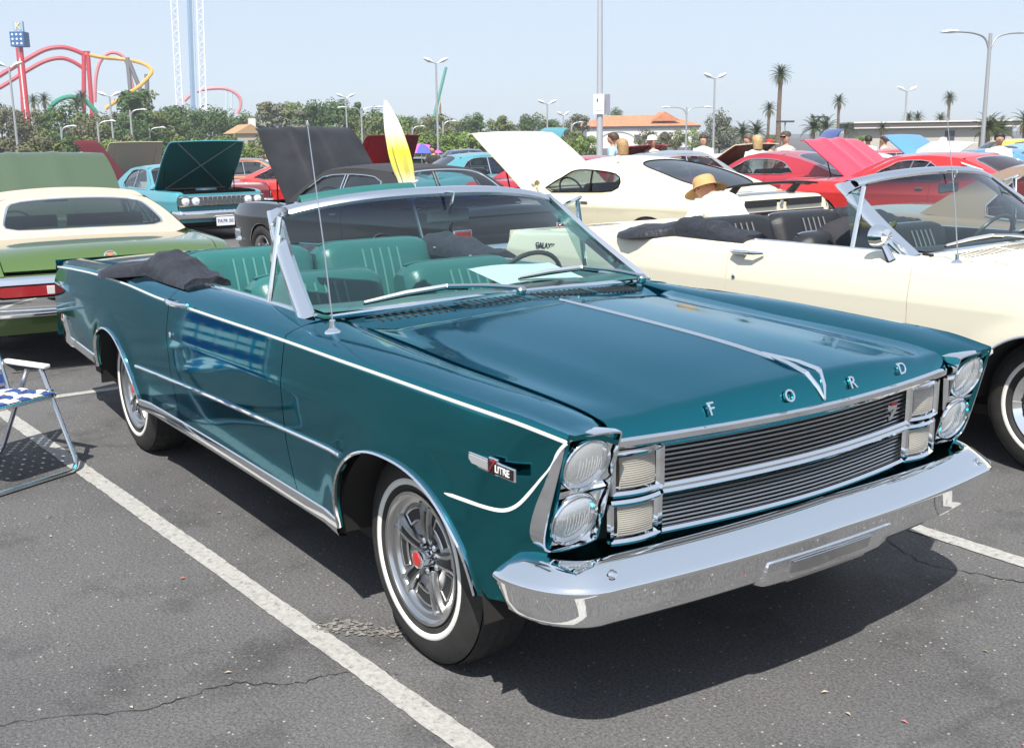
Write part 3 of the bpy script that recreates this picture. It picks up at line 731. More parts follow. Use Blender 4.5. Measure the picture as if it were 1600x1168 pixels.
        cr_ = MB(); cr_.tube([(x - lean - .06, y, top - .03 * abs((y - yc) / hw) ** 8 + .022) for y in frange(y0 + .04, y1 - .04, 13)], .007, 6); cr_.build('seat_trim', DULLCHROME if not hero else SEAT, so)
        return so
    seat('front_seat', -1.54, -.70, -.06, 1.03, .56, .16)
    seat('front_seat', -1.54, .06, .70, 1.03, .56, .16)
    seat('rear_seat', -2.42, -.72, -.01, 1.07, .56, .14); seat('rear_seat', -2.42, .01, .72, 1.07, .56, .14)
    # folded roof under its boot cover
    bt = MB(); rows = []
    path = crom([(-1.96, -.79, 1.02), (-2.25, -.785, 1.03), (-2.55, -.765, 1.03), (-2.82, -.70, 1.02), (-2.95, -.45, 1.02), (-2.98, 0, 1.025), (-2.95, .45, 1.02), (-2.82, .70, 1.02), (-2.55, .765, 1.03), (-2.25, .785, 1.03), (-1.96, .79, 1.02)], 8)
    N = len(path)
    for i, p in enumerate(path):
        tt = i / (N - 1); t = (path[min(i + 1, N - 1)] - path[max(i - 1, 0)]).normalized(); nx = Vector((-t.y, t.x, 0))   # inward (toward cabin)
        e = min(tt, 1 - tt)
        side = smooth01((.30 - e) / .1)
        hump = .062 * math.exp(-((e - .17) / .085) ** 2) * (1.0 if tt < .5 else .9) + .010 * math.sin(i * .9) + .006 * math.sin(i * 2.3 + 1)
        hgt = .060 + hump - .02 * math.exp(-(e / .04) ** 2)
        wi, wo = lerp(.36, .12, side), lerp(.14, .10, side)
        row = []
        for k in range(13):
            a = math.pi * k / 12; w_ = wi if k > 6 else wo
            q = p - nx * math.cos(a) * w_
            z = .965 + .03 * side + (hgt) * math.sin(a) ** .65 + .006 * math.sin(k * 1.7 + i * .8) * math.sin(a)
            row.append((q.x, q.y, z))
        rows.append(row)
    bt.grid(rows); n_ = 13; bt.add(rows[0], [tuple(range(n_))]); bt.add(rows[-1], [tuple(range(n_))[::-1]])
    boot = bt.build('roof_boot_cover', BOOTCLOTH, root, out=(-2.4, 0, .7), angle=75)
    for i in range(4, N - 4, 9):
        sn = MB(); sn.lathe([(.011, 0), (.009, .005), (.001, .006)], c=(rows[i][1][0], rows[i][1][1], rows[i][1][2] + .002), axis=(0, 0, 1), n=8); sn.build('boot_snap', CHROME, boot)
    # ---- rear deck and tail
    dk = MB(); dk.grid([[(x, y, pch([(-4.41, .928), (-4.2, .95), (-3.6, .985), (-3.0, 1.0), (-2.6, 1.0)], x) - .02 * (y / .76) ** 2) for y in frange(-.745, .745, 17)] for x in frange(-4.41, -2.72, 16)]); dk.build('trunk_lid', PAINT, root, thick=.012, out=(-3.5, 0, .5))
    tl = MB(); tl.grid([[(slant(-4.425, z) + .004, y, z) for z in (.925, .85, .75, .62, .50, .43)] for y in frange(-.90, .90, 13)]); tl.build('tail_panel', PAINT, root, out=(-3.9, 0, .7))
    for sd in (-1, 1):
        q = MB(); q.box((-4.47, sd * .76, .775), (.03, .19, .19), Matrix.Rotation(R(-16), 3, 'Y')); tr = q.build('tail_light', CHROME, root, bevel=.008)
        q = MB(); q.box((-4.487, sd * .76, .772), (.015, .16, .16), Matrix.Rotation(R(-16), 3, 'Y')); q.build('tail_lens', REDGLASS, tr, bevel=.006)
        if hero:
            q = MB(); q.box((-4.41, sd * .888, .858), (.028, .010, .055)); q.build('side_reflector', REDGLASS, root, bevel=.003)
    rb = MB(); rows = []
    for t in frange(-1.12, 1.12, 41):
        a = abs(t); 
        if a < .78: x, y, nx_, ny_ = -4.56 + .05 * (a / .78) ** 2, t, -1, 0
        else:
            q = min(1, (a - .78) / .34); x = -4.51 + .36 * q ** 1.5; y = (.78 + .15 * math.sin(q * math.pi / 2)) * (1 if t > 0 else -1); nx_, ny_ = -math.cos(q * 1.4), math.sin(q * 1.4) * (1 if t > 0 else -1)
        rows.append([(x + nx_ * d, y + ny_ * d, z) for d, z in ((-.04, .60), (-.01, .615), (.012, .60), (.020, .56), (.008, .50), (.016, .45), (-.01, .415), (-.05, .40))])
    rb.grid(rows); rb.add(rows[0], [tuple(range(8))]); rb.add(rows[-1], [tuple(range(8))[::-1]]); rb.build('rear_bumper', CHROME, root, out=(-4.2, 0, .5), angle=55)
    # ---- hero-only fender mirror / ivory-only door mirror
    if not hero:
        q = MB(); q.lathe([(.001, -.045), (.04, -.04), (.055, -.01), (.058, .03), (.052, .034)], c=(-.98, -.925, 1.10), axis=(-1, 0, 0), n=20); q.v = [(x, -.925 + (y + .925) * 1.15, z) for x, y, z in q.v]
        q.tube([(-.95, -.93, 1.05), (-.90, -.925, .975)], [.016, .026], 8); q.build('door_mirror', CHROME, root)
    # ---- letters across the hood nose
    if hero:
        for ch, y in zip('FORD', (-.415, -.137, .137, .415)):
            xx = lerp(lip_x(y) - .046, lip_x(y), .55) + .012; fy = Vector((-.42, 0, .91)).normalized(); fz = Vector((.91, 0, .42)).normalized()
            text(ch, .052, frame_m((xx + .001, y, .915), Vector((0, 1, 0)), fy, fz), CHROME, hood, 'nose_letter', .0035)
    return root

HEADLENS = mat('headlight_glass', (.80, .84, .87), .06, coat=1., alpha=.26)
SIGLENS = mat('signal_lens', (.50, .47, .41), .10, coat=.9, trans=.2)
LENSRIB = mat('lens_rib', (.85, .87, .88), .1, alpha=.55)
WSGLASS = glass('windshield_glass', (.70, .88, .86), 1.52, shade=(1.27, 1.37, (.012, .035, .15)))
SIDEGLASS = glass('side_glass', (.78, .90, .87), 1.5)
BOOTCLOTH = mat('boot_cloth', (.020, .022, .030), .5, bump=.35, bscale=220, noise=.15, nscale=3)
n_ = BOOTCLOTH.node_tree; w_ = n_.nodes.new('ShaderNodeTexNoise'); w_.inputs['Scale'].default_value = 9; w_.inputs['Detail'].default_value = 3; b_ = n_.nodes.new('ShaderNodeBump'); b_.inputs['Distance'].default_value = .05; b_.inputs['Strength'].default_value = .6; n_.links.new(n_.nodes['Texture Coordinate'].outputs['Object'], w_.inputs['Vector']); n_.links.new(w_.outputs[0], b_.inputs['Height']); n_.links.new(b_.outputs[0], n_.nodes['Principled BSDF'].inputs['Normal'])
TEALSEAT = mat('teal_vinyl', (.022, .128, .124), .32, bump=.12, bscale=180, noise=.06, nscale=4)
SEATPIPE = mat('teal_piping', (.085, .25, .23), .3)
TEAL = paint('teal_metallic_paint', (.007, .225, .265), metal=1.0, rough=.11)
TEAL.node_tree.nodes['Principled BSDF'].inputs['Specular Tint'].default_value = (.22, .60, .76, 1)
TEAL.node_tree.nodes['Principled BSDF'].inputs['Coat Weight'].default_value = .62
TEAL.node_tree.nodes['Principled BSDF'].inputs['Coat IOR'].default_value = 1.5
# ---------------------------------------------------------------- ground
def asphalt():
    m = bpy.data.materials.new('asphalt'); m.use_nodes = True; nt = m.node_tree; b = nt.nodes['Principled BSDF']
    tc = nt.nodes.new('ShaderNodeTexCoord')
    def noise(sc, det=6, rough=.6):
        n = nt.nodes.new('ShaderNodeTexNoise'); n.inputs['Scale'].default_value = sc; n.inputs['Detail'].default_value = det; n.inputs['Roughness'].default_value = rough
        nt.links.new(tc.outputs['Object'], n.inputs['Vector']); return n.outputs[0]
    def ramp(src, stops):
        r = nt.nodes.new('ShaderNodeValToRGB'); e = r.color_ramp.elements
        e[0].position, e[0].color = stops[0][0], (*stops[0][1], 1); e[1].position, e[1].color = stops[-1][0], (*stops[-1][1], 1)
        for p, c in stops[1:-1]: q = e.new(p); q.color = (*c, 1)
        nt.links.new(src, r.inputs[0]); return r.outputs[0]
    def mix(a, c, f, mode='MIX'):
        x = nt.nodes.new('ShaderNodeMix'); x.data_type = 'RGBA'; x.blend_type = mode
        for k, v in (('A', a), ('B', c), ('Factor', f)):
            if hasattr(v, 'is_linked'): nt.links.new(v, x.inputs[k])
            else: x.inputs[k].default_value = v if k == 'Factor' else (*v, 1)
        return x.outputs['Result']
    base = ramp(noise(.55, 8), [(.30, (.088, .087, .090)), (.55, (.119, .118, .120)), (.75, (.139, .138, .139))])
    stain = ramp(noise(1.7, 5, .65), [(.34, (.62, .62, .62)), (.47, (.95, .95, .95)), (.62, (1.0, 1.0, 1.0)), (.8, (1.10, 1.09, 1.06))])
    c = mix(base, stain, 1.0, 'MULTIPLY')
    grain = ramp(noise(95, 4, .8), [(.34, (.35, .35, .35)), (.5, (1, 1, 1)), (.66, (1.6, 1.58, 1.55))])
    c = mix(c, grain, .8, 'MULTIPLY')
    v = nt.nodes.new('ShaderNodeTexVoronoi'); v.inputs['Scale'].default_value = 34; nt.links.new(tc.outputs['Object'], v.inputs['Vector'])
    sp = ramp(v.outputs['Distance'], [(.09, (1, 1, 1)), (.16, (0, 0, 0))])
    sel = ramp(v.outputs['Color'], [(.50, (0, 0, 0)), (.66, (1, 1, 1))])
    spk = mix(sp, sel, 1., 'MULTIPLY')
    c = mix(c, (.42, .40, .35), spk)
    v2 = nt.nodes.new('ShaderNodeTexVoronoi'); v2.inputs['Scale'].default_value = 95; nt.links.new(tc.outputs['Object'], v2.inputs['Vector'])
    sp2 = mix(ramp(v2.outputs['Distance'], [(.12, (1, 1, 1)), (.30, (0, 0, 0))]), ramp(v2.outputs['Color'], [(.42, (0, 0, 0)), (.68, (.75, .75, .75))]), 1., 'MULTIPLY')
    c = mix(c, (.22, .21, .20), sp2)
    # fine cracks wandering over the lot
    vc = nt.nodes.new('ShaderNodeTexVoronoi'); vc.feature = 'DISTANCE_TO_EDGE'; vc.inputs['Scale'].default_value = .16
    wob = nt.nodes.new('ShaderNodeTexNoise'); wob.inputs['Scale'].default_value = 3; wob.inputs['Detail'].default_value = 6; nt.links.new(tc.outputs['Object'], wob.inputs['Vector'])
    mx = nt.nodes.new('ShaderNodeMix'); mx.data_type = 'RGBA'; mx.blend_type = 'ADD'; mx.inputs['Factor'].default_value = .22
    nt.links.new(tc.outputs['Object'], mx.inputs['A']); nt.links.new(wob.outputs['Color'], mx.inputs['B']); nt.links.new(mx.outputs['Result'], vc.inputs['Vector'])
    ck = ramp(vc.outputs['Distance'], [(.0004, (.30, .30, .30)), (.0011, (0, 0, 0))])
    c = mix(c, (.03, .028, .027), ck)
    nt.links.new(c, b.inputs['Base Color']); b.inputs['Roughness'].default_value = .82; b.inputs['Specular IOR Level'].default_value = .35
    bp = nt.nodes.new('ShaderNodeBump'); bp.inputs['Strength'].default_value = .55; bp.inputs['Distance'].default_value = .006
    nt.links.new(noise(130, 4, .7), bp.inputs['Height']); nt.links.new(bp.outputs[0], b.inputs['Normal'])
    return m
def linepaint():
    m = bpy.data.materials.new('line_paint'); m.use_nodes = True; nt = m.node_tree; b = nt.nodes['Principled BSDF']
    tc = nt.nodes.new('ShaderNodeTexCoord'); n = nt.nodes.new('ShaderNodeTexNoise'); n.inputs['Scale'].default_value = 42; n.inputs['Detail'].default_value = 8; n.inputs['Roughness'].default_value = .72
    nt.links.new(tc.outputs['Object'], n.inputs['Vector'])
    r = nt.nodes.new('ShaderNodeValToRGB'); e = r.color_ramp.elements
    e[0].position, e[0].color = .32, (.13, .125, .12, 1); e[1].position, e[1].color = .44, (.33, .325, .31, 1); q = e.new(.72); q.color = (.46, .45, .43, 1)
    nt.links.new(n.outputs[0], r.inputs[0]); nt.links.new(r.outputs[0], b.inputs['Base Color']); b.inputs['Roughness'].default_value = .7
    n3 = nt.nodes.new('ShaderNodeTexNoise'); n3.inputs['Scale'].default_value = 110; nt.links.new(tc.outputs['Object'], n3.inputs['Vector'])
    bp = nt.nodes.new('ShaderNodeBump'); bp.inputs['Strength'].default_value = .4; bp.inputs['Distance'].default_value = .005; nt.links.new(n3.outputs[0], bp.inputs['Height']); nt.links.new(bp.outputs[0], b.inputs['Normal'])
    return m
ASPHALT, LINE = asphalt(), linepaint()
SLOPE = .012
def gz(x): return -SLOPE * max(0., min(55., -x - 4.9))      # the lot drains gently away behind the first row
g = MB(); g.grid([[(x, -3000, gz(x)), (x, 3000, gz(x))] for x in (3000, -4.9, -59.9, -3000)])
tag(g.build('ground', ASPHALT, None, smooth=False, out=(0, 0, -50)), 'grey asphalt of the parking lot with specks and cracks', kind='structure')
def stripe(name, p0, p1, w, label):
    p0, p1 = Vector(p0), Vector(p1); d = (p1 - p0); L = d.length; t = d / L; nrm = Vector((-t.y, t.x, 0)); n = max(4, int(L / .03)); g = MB(); rows = []
    for i in range(n + 1):
        p = p0 + t * (L * i / n); a = w / 2 + .005 * (hsh(i, 1) - .5) + .0012 * math.sin(i * .21); b_ = w / 2 + .005 * (hsh(i, 2) - .5) + .0012 * math.sin(i * .17 + 1)
        rows.append([(p.x + nrm.x * a, p.y + nrm.y * a, gz(p.x) + .004), (p.x - nrm.x * b_, p.y - nrm.y * b_, gz(p.x) + .004)])
    g.grid(rows, flip=True); o = g.build(name, LINE, None, smooth=False); 
    return tag(o, label, kind='structure')
stripe('parking_line', (-9.6, -1.60, 0), (1.6, -.965, 0), .086, 'worn white parking line beside the teal convertible')
stripe('parking_line', (-9.4, 1.40, 0), (1.9, 1.40, 0), .09, 'worn white parking line between the two convertibles')
stripe('parking_line', (-4.66, -1.26, 0), (-4.66, 1.345, 0), .09, 'worn white cross line behind the teal convertible')

# flat things on the asphalt in front: a crack, a pale splash, petals and grit
CRACK = mat('crack_dark', (.018, .017, .016), .9)
def crack(pts, w, label):
    pts = crom([(x, y, 0) for x, y in pts], 14); g = MB(); rows = []; n = len(pts)
    for i, p in enumerate(pts):
        t = (pts[min(i + 1, n - 1)] - pts[max(i - 1, 0)]).normalized(); nn = Vector((-t.y, t.x, 0)); j = (hsh(i, 3) - .5) * .022; ww = w * (.35 + hsh(i, 5)) * (.3 + .7 * math.sin(math.pi * min(1, max(0, i / (n - 1)))) ** .4)
        rows.append([p + nn * (j + ww) + Vector((0, 0, .003)), p + nn * (j - ww) + Vector((0, 0, .003))])
    g.grid(rows, flip=True); tag(g.build('pavement_crack', CRACK, None, smooth=False), label, kind='structure')
crack([(-.35, -2.32), (-.38, -2.05), (-.22, -1.70), (-.22, -1.45), (-.10, -1.28), (-.07, -1.10), (.05, -.98)], .0020, 'thin dark crack crossing the asphalt in front of the parking line')
crack([(.10, 1.28), (.45, 1.10), (.72, 1.18), (1.00, 1.30), (1.3, 1.35)], .003, 'hairline crack near the right parking line')
sp = MB()
for k in range(240):
    a = hsh(k, 1) * 6.28; t = hsh(k, 2) ** 1.0; c = Vector((-.42 + .26 * t + .07 * (hsh(k, 3) - .5), -1.02 + .22 * t + .12 * (hsh(k, 4) - .5) * (1 - .5 * t), .0045 + .000004 * k)); r = .003 + .008 * hsh(k, 6) * (1 - .5 * t)
    sp.add([c + Vector((math.cos(q * 1.05) * r * (.6 + .8 * hsh(k * 7 + q, 8)), math.sin(q * 1.05) * r * (.6 + .8 * hsh(k * 7 + q, 9)), 0)) for q in range(6)], [tuple(range(6))])
tag(sp.build('paint_splash', mat('pale_splash', (.20, .19, .175), .95, noise=.4, nscale=40), None, smooth=False), 'pale dried splash by the parking line near the front wheel', kind='stuff')
pt = MB(); pts_ = [(onp) for onp in ()]
for k in range(150):
    x = -3.5 + 5.6 * hsh(k, 11); y = -2.6 + 4.6 * hsh(k, 12)
    if -4.4 < x < .9 and -.8 < y < .95: continue
    a = hsh(k, 13) * 6.28; L = .004 + .011 * hsh(k, 14) ** 3; w = L * (.25 + .3 * hsh(k, 15)); u = Vector((math.cos(a), math.sin(a), 0)); v = Vector((-u.y, u.x, 0)); c = Vector((x, y, .005 + .002 * hsh(k, 16)))
    pt.add([c - u * L, c - v * w + Vector((0, 0, .003)), c + u * L, c + v * w + Vector((0, 0, .004))], [(0, 1, 2, 3)], 0 if hsh(k, 17) < .62 else (1 if hsh(k, 17) < .86 else 2))
tag(pt.build('fallen_petals', [mat('dry_petal', (.42, .36, .28), .8), mat('pink_petal', (.50, .16, .15), .8), mat('green_bit', (.20, .26, .06), .8)], None, smooth=False), 'scattered dry petals and leaf bits on the asphalt', kind='stuff')
hero = convertible('convertible_car', 'dark teal convertible with open top and black roof boot in the foreground', TEAL, TEALSEAT, None, True, (0, 0, 0))
# ---------------------------------------------------------------- other parked cars
def loop_on(poly, cx, cz, K):
    """K points of a polygon (x, z) hit by rays round (cx, cz)"""
    o = []
    for k in range(K):
        a = 2 * math.pi * k / K; dx, dz = math.cos(a), math.sin(a); best = None
        for i in range(len(poly)):
            (x1, z1), (x2, z2) = poly[i], poly[(i + 1) % len(poly)]
            ex, ez = x2 - x1, z2 - z1; den = dx * ez - dz * ex
            if abs(den) < 1e-9: continue
            t = ((x1 - cx) * ez - (z1 - cz) * ex) / den; u = ((x1 - cx) * dz - (z1 - cz) * dx) / den
            if t > 0 and -1e-6 <= u <= 1 + 1e-6 and (best is None or t < best): best = t
        o.append((cx + dx * best, cz + dz * best))
    return o
def patch_ring(fn, mi, mglass, name, gname, parent, inner, ex=4., K=40, out=None, off=(0, 0, 0), frame=None, trim=None):
    """a curved panel fn(s,t), s in -1..1, t in 0..1, with a rounded window; inner = (s half width, t0, t1)"""
    sw, t0, t1 = inner; g = MB(); R0, R1 = [], []
    for k in range(K):
        a = 2 * math.pi * (k + .5) / K; c, s_ = math.cos(a), math.sin(a)
        m_ = max(abs(c), abs(s_)); R0.append(fn(c / m_, .5 + .5 * s_ / m_))
        q = (abs(c) ** ex + abs(s_) ** ex) ** (-1 / ex); R1.append(fn(sw * c * q, lerp(t0, t1, .5 + .5 * s_ * q)))
    g.grid([R0, [lerp(Vector(a), Vector(b), .5) for a, b in zip(R0, R1)], R1], True)
    fo = g.build(name, mi, parent, out=out, thick=.012)
    gl = MB(); cen = fn(0, (t0 + t1) / 2); rows = []
    for f in (1., .66, .33, .02):
        row = []
        for k in range(K):
            a = 2 * math.pi * (k + .5) / K; c, s_ = math.cos(a), math.sin(a); q = (abs(c) ** ex + abs(s_) ** ex) ** (-1 / ex) * f
            row.append(Vector(fn(sw * c * q, lerp(t0, t1, .5 + .5 * s_ * q))) + Vector(off))
        rows.append(row)
    gl.grid(rows, True); go = gl.build(gname, mglass, parent, out=out)
    if trim:
        tr = MB(); tr.tube([Vector(p) for p in R1] + [Vector(R1[0])], trim[1], 5, caps=False); tr.build('window_trim', trim[0], go)
    return fo

def simple_car(name, label, loc, rz, P, group=None):
    root = thing(name, label, 'car', loc, rz, group); root.rotation_euler.y = -SLOPE * math.cos(rz) * (loc[0] < -5); root.rotation_euler.x = SLOPE * math.sin(rz) * (loc[0] < -5)
    wb, fo, ro, hw = P['wb'], P['fo'], P['ro'], P.get('hw', .95)
    xf, xr = fo, -wb - ro
    top = [(x, z) for x, z in P['top']]                   # beltline / fender height by x
    xa, za, xb, zb, xc, zc, xd, zd = P['roof']            # windshield base, header, roof rear, backlight base
    paint_, roofm = P['paint'], P.get('roofm', P['paint']); ins = P.get('inside', mat('dark_trim', (.02, .02, .022), .6))
    r_w = P.get('wr', .33); glassm = P.get('glass', SIDEGLASS2)
    low = P.get('low', .27); ah = P.get('arch', .36); azt = P.get('archtop', .67)
    inn = hw - .16
    def az(x, base):
        for c in (0., -wb):
            t = (x - c) / ah
            if abs(t) < 1: return max(base, .30 + (azt - .30) * math.sqrt(1 - abs(t) ** 2.2))
        return base
    def plan(x): return hw * (1 - .10 * max(0, (x - (xf - .75)) / .75) ** 2.2 - P.get('rtap', .06) * max(0, ((xr + .8) - x) / .8) ** 2.2)
    crease = P.get('crease', .74)
    def sec(x, sd):
        zt = pch(top, x); y = plan(x); b = az(x, low + .05 * max(0, (x - .4)) + .07 * max(0, -wb - .35 - x)); o = []
        cz = min(crease, zt - .10)
        for i in range(7): 
            z = lerp(b, cz - .02, i / 6); o.append((y - .055 * max(0, (cz - z) / .5) ** 1.6, z))
        o += [(y + .004, cz), (y - .004, cz + .03), (y - .022, lerp(cz, zt, .6)), (y - .040, zt - .030), (y - .055, zt - .010), (y - .085, zt - .001), (y - .12, zt + .003), (inn * y / hw, zt + .004)]
        return [(x, sd * a, z) for a, z in o]
    def sts(a, b, n):
        xs = set(round(v, 4) for v in frange(a, b, n))
        for c in (0., -wb):
            for i in range(17):
                v = c - ah * math.cos(math.pi * i / 16)
                if a < v < b: xs.add(round(v, 4))
            for v in (c - ah - .002, c + ah + .002):
                if a < v < b: xs.add(round(v, 4))
        return sorted(xs)
    d0, d1 = P.get('door', (-.62, -1.95))
    for sd in (-1, 1):
        for nm, a, b, n in (('front_fender', d0 + .004, xf, 22), ('door', d1 + .004, d0 - .004, 12), ('quarter_panel', xr, d1 - .004, 22)):
            g = MB(); g.grid([sec(x, sd) for x in sts(a, b, n)]); dr = g.build(nm, paint_, root, thick=.012, out=(-wb / 2, 0, .5), angle=35)
            if nm == 'door' and P.get('near', 1):
                h = MB(); h.box((d1 + .16, sd * (plan(d1) - .005), pch(top, d1) - .09), (.12, .03, .022)); h.build('door_handle', CHROME, dr, bevel=.004)
        if P.get('sidetrim'):
            s = MB(); s.tube([(x, sd * (plan(x) + .002), P['sidetrim']) for x in frange(xr + .1, xf - .1, 20)], .006, 5, ry=.010); s.build('side_molding', CHROME, root)
        am = MB()
        for c in (0., -wb):
            w = MB(); w.grid([[(c + (ah + .01) * math.cos(a), sd * y, .3 + (azt + .012 - .3) * math.sin(a)) for y in (hw - .03, hw - .2, hw - .4)] for a in [math.pi * i / 12 for i in range(13)]])
            w.add([(c - ah, sd * (hw - .4), .2), (c + ah, sd * (hw - .4), .2), (c + ah, sd * (hw - .4), azt), (c - ah, sd * (hw - .4), azt)], [(0, 1, 2, 3)]); w.build('wheel_housing', UNDER, root)
            wheel(root, (c, sd * (hw - .115), r_w * .985), sd, P.get('wheel', 'steel'), P.get('white', False), r=r_w, seg=32)
            if P.get('archtrim', True):
                q = MB(); q.tube([(c - ah * math.cos(math.pi * i / 20), sd * (plan(c) - .01 - .04 * (1 - math.sin(math.pi * i / 20))), .30 + (azt - .30) * math.sqrt(max(0, 1 - abs(math.cos(math.pi * i / 20)) ** 2.2))) for i in range(21)], .006, 5); q.build('arch_molding', CHROME, root)
    u = MB(); u.box((-wb / 2, 0, .24), (wb + fo + ro - .3, hw * 1.55, .05)); u.box((xf - .10, 0, .50), (.03, hw * 1.7, .40)); u.box((xr + .10, 0, .55), (.03, hw * 1.7, .40)); u.box((xa + .05, 0, .55), (.03, hw * 1.7, .60)); u.box(((xf + xa) / 2, 0, .52), (xf - xa - .1, hw * 1.3, .02)); u.build('underbody', UNDER, root, smooth=False)
    # hood
    crown = P.get('crown', .025)
    ang = P.get('hood', 0); hx = xa + .06
    yi = lambda x: (inn - .006) * plan(x) / hw
    def hz(x, y): return pch(top, x) + .004 + crown * (1 - (y / inn) ** 2) + P.get('ridge', .0) * math.exp(-((abs(y) - .22) / .05) ** 2)
    ca, sa = math.cos(R(ang)), math.sin(R(ang)); hz0 = pch(top, hx)
    def hr(p):
        x, y, z = p; dx, dz = x - hx, z - hz0; return (hx + dx * ca - dz * sa, y, hz0 + dx * sa + dz * ca)
    xn = xf - P.get('nose', .06)
    g = MB(); g.grid([[hr((x, yi(x) * s_, hz(x, yi(x) * s_) - .05 * max(0, (x - (xn - .14)) / .14) ** 2)) for s_ in frange(-1, 1, 21)] for x in frange(hx, xn, 16)])
    hood = g.build('hood', P.get('hoodm', paint_), root, thick=.016, out=(hr((xf * .4, 0, .2)) if ang else (0, 0, .3)), angle=40)
    if ang:
        un = MB(); un.grid([[hr((x, yi(x) * s_ * .97, hz(x, 0) - .055)) for s_ in frange(-1, 1, 5)] for x in frange(hx + .03, xn - .05, 5)]); un.build('hood_underside', P.get('underm', mat('hood_under_dark', (.03, .03, .03), .6)), hood, thick=.01)
        for (x0, y0, x1, y1) in P.get('braces', ((.08, .85, .92, .85), (.08, -.85, .92, -.85))):
            b = MB(); b.tube([hr((lerp(hx, xn, q), yy * inn * .9, hz(0, 0) - .072)) for q, yy in ((x0, y0), (lerp(x0, x1, .5), lerp(y0, y1, .5)), (x1, y1))], .020, 6, ry=.012); b.build('hood_brace', P.get('bracem', P.get('underm', UNDER)), hood)
        for sd in (-1, 1):
            b = MB(); b.tube([hr((hx + .55, sd * (inn - .1), hz0 - .05)), (hx + .32, sd * (inn - .06), hz0 - .10)], .010, 5); b.build('hood_hinge', BLACK, hood)
        e = MB(); e.box((hx + .75, 0, hz0 - .16), (.62, .46, .22)); e.lathe([(.001, .075), (.19, .07), (.2, .03), (.17, 0)], c=(hx + .70, 0, hz0 - .05), axis=(0, 0, 1), n=20); e.box((hx + .75, .30, hz0 - .13), (.55, .10, .08)); e.box((hx + .75, -.30, hz0 - .13), (.55, .10, .08)); eng = e.build('engine', mat('engine_blue', (.03, .07, .12), .5), root, bevel=.01)
        b = MB(); b.box((xn - .10, 0, hz0 - .10), (.06, inn * 1.6, .20)); b.build('radiator', BLACK, root); b = MB(); b.box((hx + .3, -.52, hz0 - .16), (.18, .25, .2)); b.build('battery', mat('battery_black', (.02, .02, .02), .4), root, bevel=.01)
    # trunk lid
    xt = xr + P.get('tailr', .02)
    g = MB(); g.grid([[(x, yi(x) * s_, pch(top, x) + .004 + crown * (1 - s_ * s_) * smooth01((x - xr) / .25)) for s_ in frange(-1, 1, 15)] for x in frange(xt, xd + .03, 14)]); g.build('trunk_lid', paint_, root, thick=.012, out=(xr + .5, 0, .4))
    if xd < xa:
        pass
    # end panels
    for nm, x, sg in (('front_panel', xf, 1), ('rear_panel', xr, -1)):
        g = MB(); zt = pch(top, x); y = plan(x); lo = .36
        dz = zt + .004 - lo; lean = P.get('rlean', .0) if sg < 0 else P.get('flean', 0.)
        g.grid([[(x + sg * (.012 * math.sin(math.pi * t)) - sg * lean * (t - .0) * dz, (y - .03 - .05 * t ** 6) * s_, lo + dz * t) for t in frange(0, 1, 9)] for s_ in frange(-1, 1, 13)])
        g.build(nm, P.get('grillem', BLACK) if sg > 0 and P.get('face') else paint_, root, out=(-wb / 2, 0, .5), thick=.01)
    # bumpers
    for nm, x, sg, show in (('front_bumper', xf, 1, P.get('fb', True)), ('rear_bumper', xr, -1, P.get('rb', True))):
        if not show: continue
        y0 = plan(x) - .02; rows = []; bz = P.get('bz', .50); bh = P.get('bh', .075)
        for t in frange(-1.25, 1.25, 31):
            a = min(1., abs(t)); e = max(0, abs(t) - 1)
            yy = y0 * (t if abs(t) <= 1 else math.copysign(1 + .05 * math.sin(min(1, e / .25) * 1.57), t)); xx = x + sg * (.11 - .05 * a ** 3 - (.30 * (e / .25) ** 1.3 if e else 0) * .9)
            rows.append([(xx + sg * d * (1 if not e else .4), yy + (0 if not e else math.copysign(d * .8, t)), bz + z) for d, z in ((-.05, bh), (-.01, bh), (.015, bh * .7), (.02, 0), (.005, -bh * .7), (-.03, -bh), (-.06, -bh))])
        b = MB(); b.grid(rows); b.build(nm, P.get('bumpm', CHROME), root, out=(x - sg * .4, 0, bz), angle=55)
    # greenhouse
    yb, yr = inn - P.get('tuck', .0), inn - P.get('tumble', .17)
    def bw(x): return yb * plan(max(min(x, xa), xd)) / hw
    def ysd(x, z):
        zt_ = pch(top, x); zr = pch([(xd, zc - .02), (xc, zc), (xb, zb), (xa, zb)], x) if xc < xb else zb
        t = max(0, min(1, (z - zt_) / (max(zb, zc) - zt_))); return lerp(bw(x) + .012, yr, t ** 1.25)
    def wsf(s_, t):
        a = abs(s_); y = s_ * lerp(bw(xa), yr, t); x = lerp(xa + .10 * (1 - a ** 2), xb + .08 * (1 - a ** 2), t); return (x, y, lerp(za + .02 * (1 - a * a), zb + .045 * (1 - a * a), t) + .02 * math.sin(math.pi * t))
    def rwf(s_, t):
        a = abs(s_); y = s_ * lerp(bw(xd), yr, t); k = P.get('rcurve', .10); x = lerp(xd - k * .8 * (1 - a ** 2.2), xc - k * .35 * (1 - a ** 2), t); return (x, y, lerp(zd + .015 * (1 - a * a), zc + .045 * (1 - a * a), t) + P.get('rbulge', .03) * math.sin(math.pi * t))
    CEN = ((xa + xd) / 2, 0, .9)
    patch_ring(wsf, roofm if P.get('pillarm') is None else P['pillarm'], P.get('wglass', glassm), 'windshield_frame', 'windshield', root, (.94, .04, .94), 8, out=CEN, trim=(CHROME, .008))
    patch_ring(rwf, roofm, P.get('rglass', glassm), 'rear_window_frame', 'rear_window', root, P.get('rw', (.82, .10, .92)), P.get('rex', 6), out=CEN, trim=(P.get('rtrim', CHROME), .009))
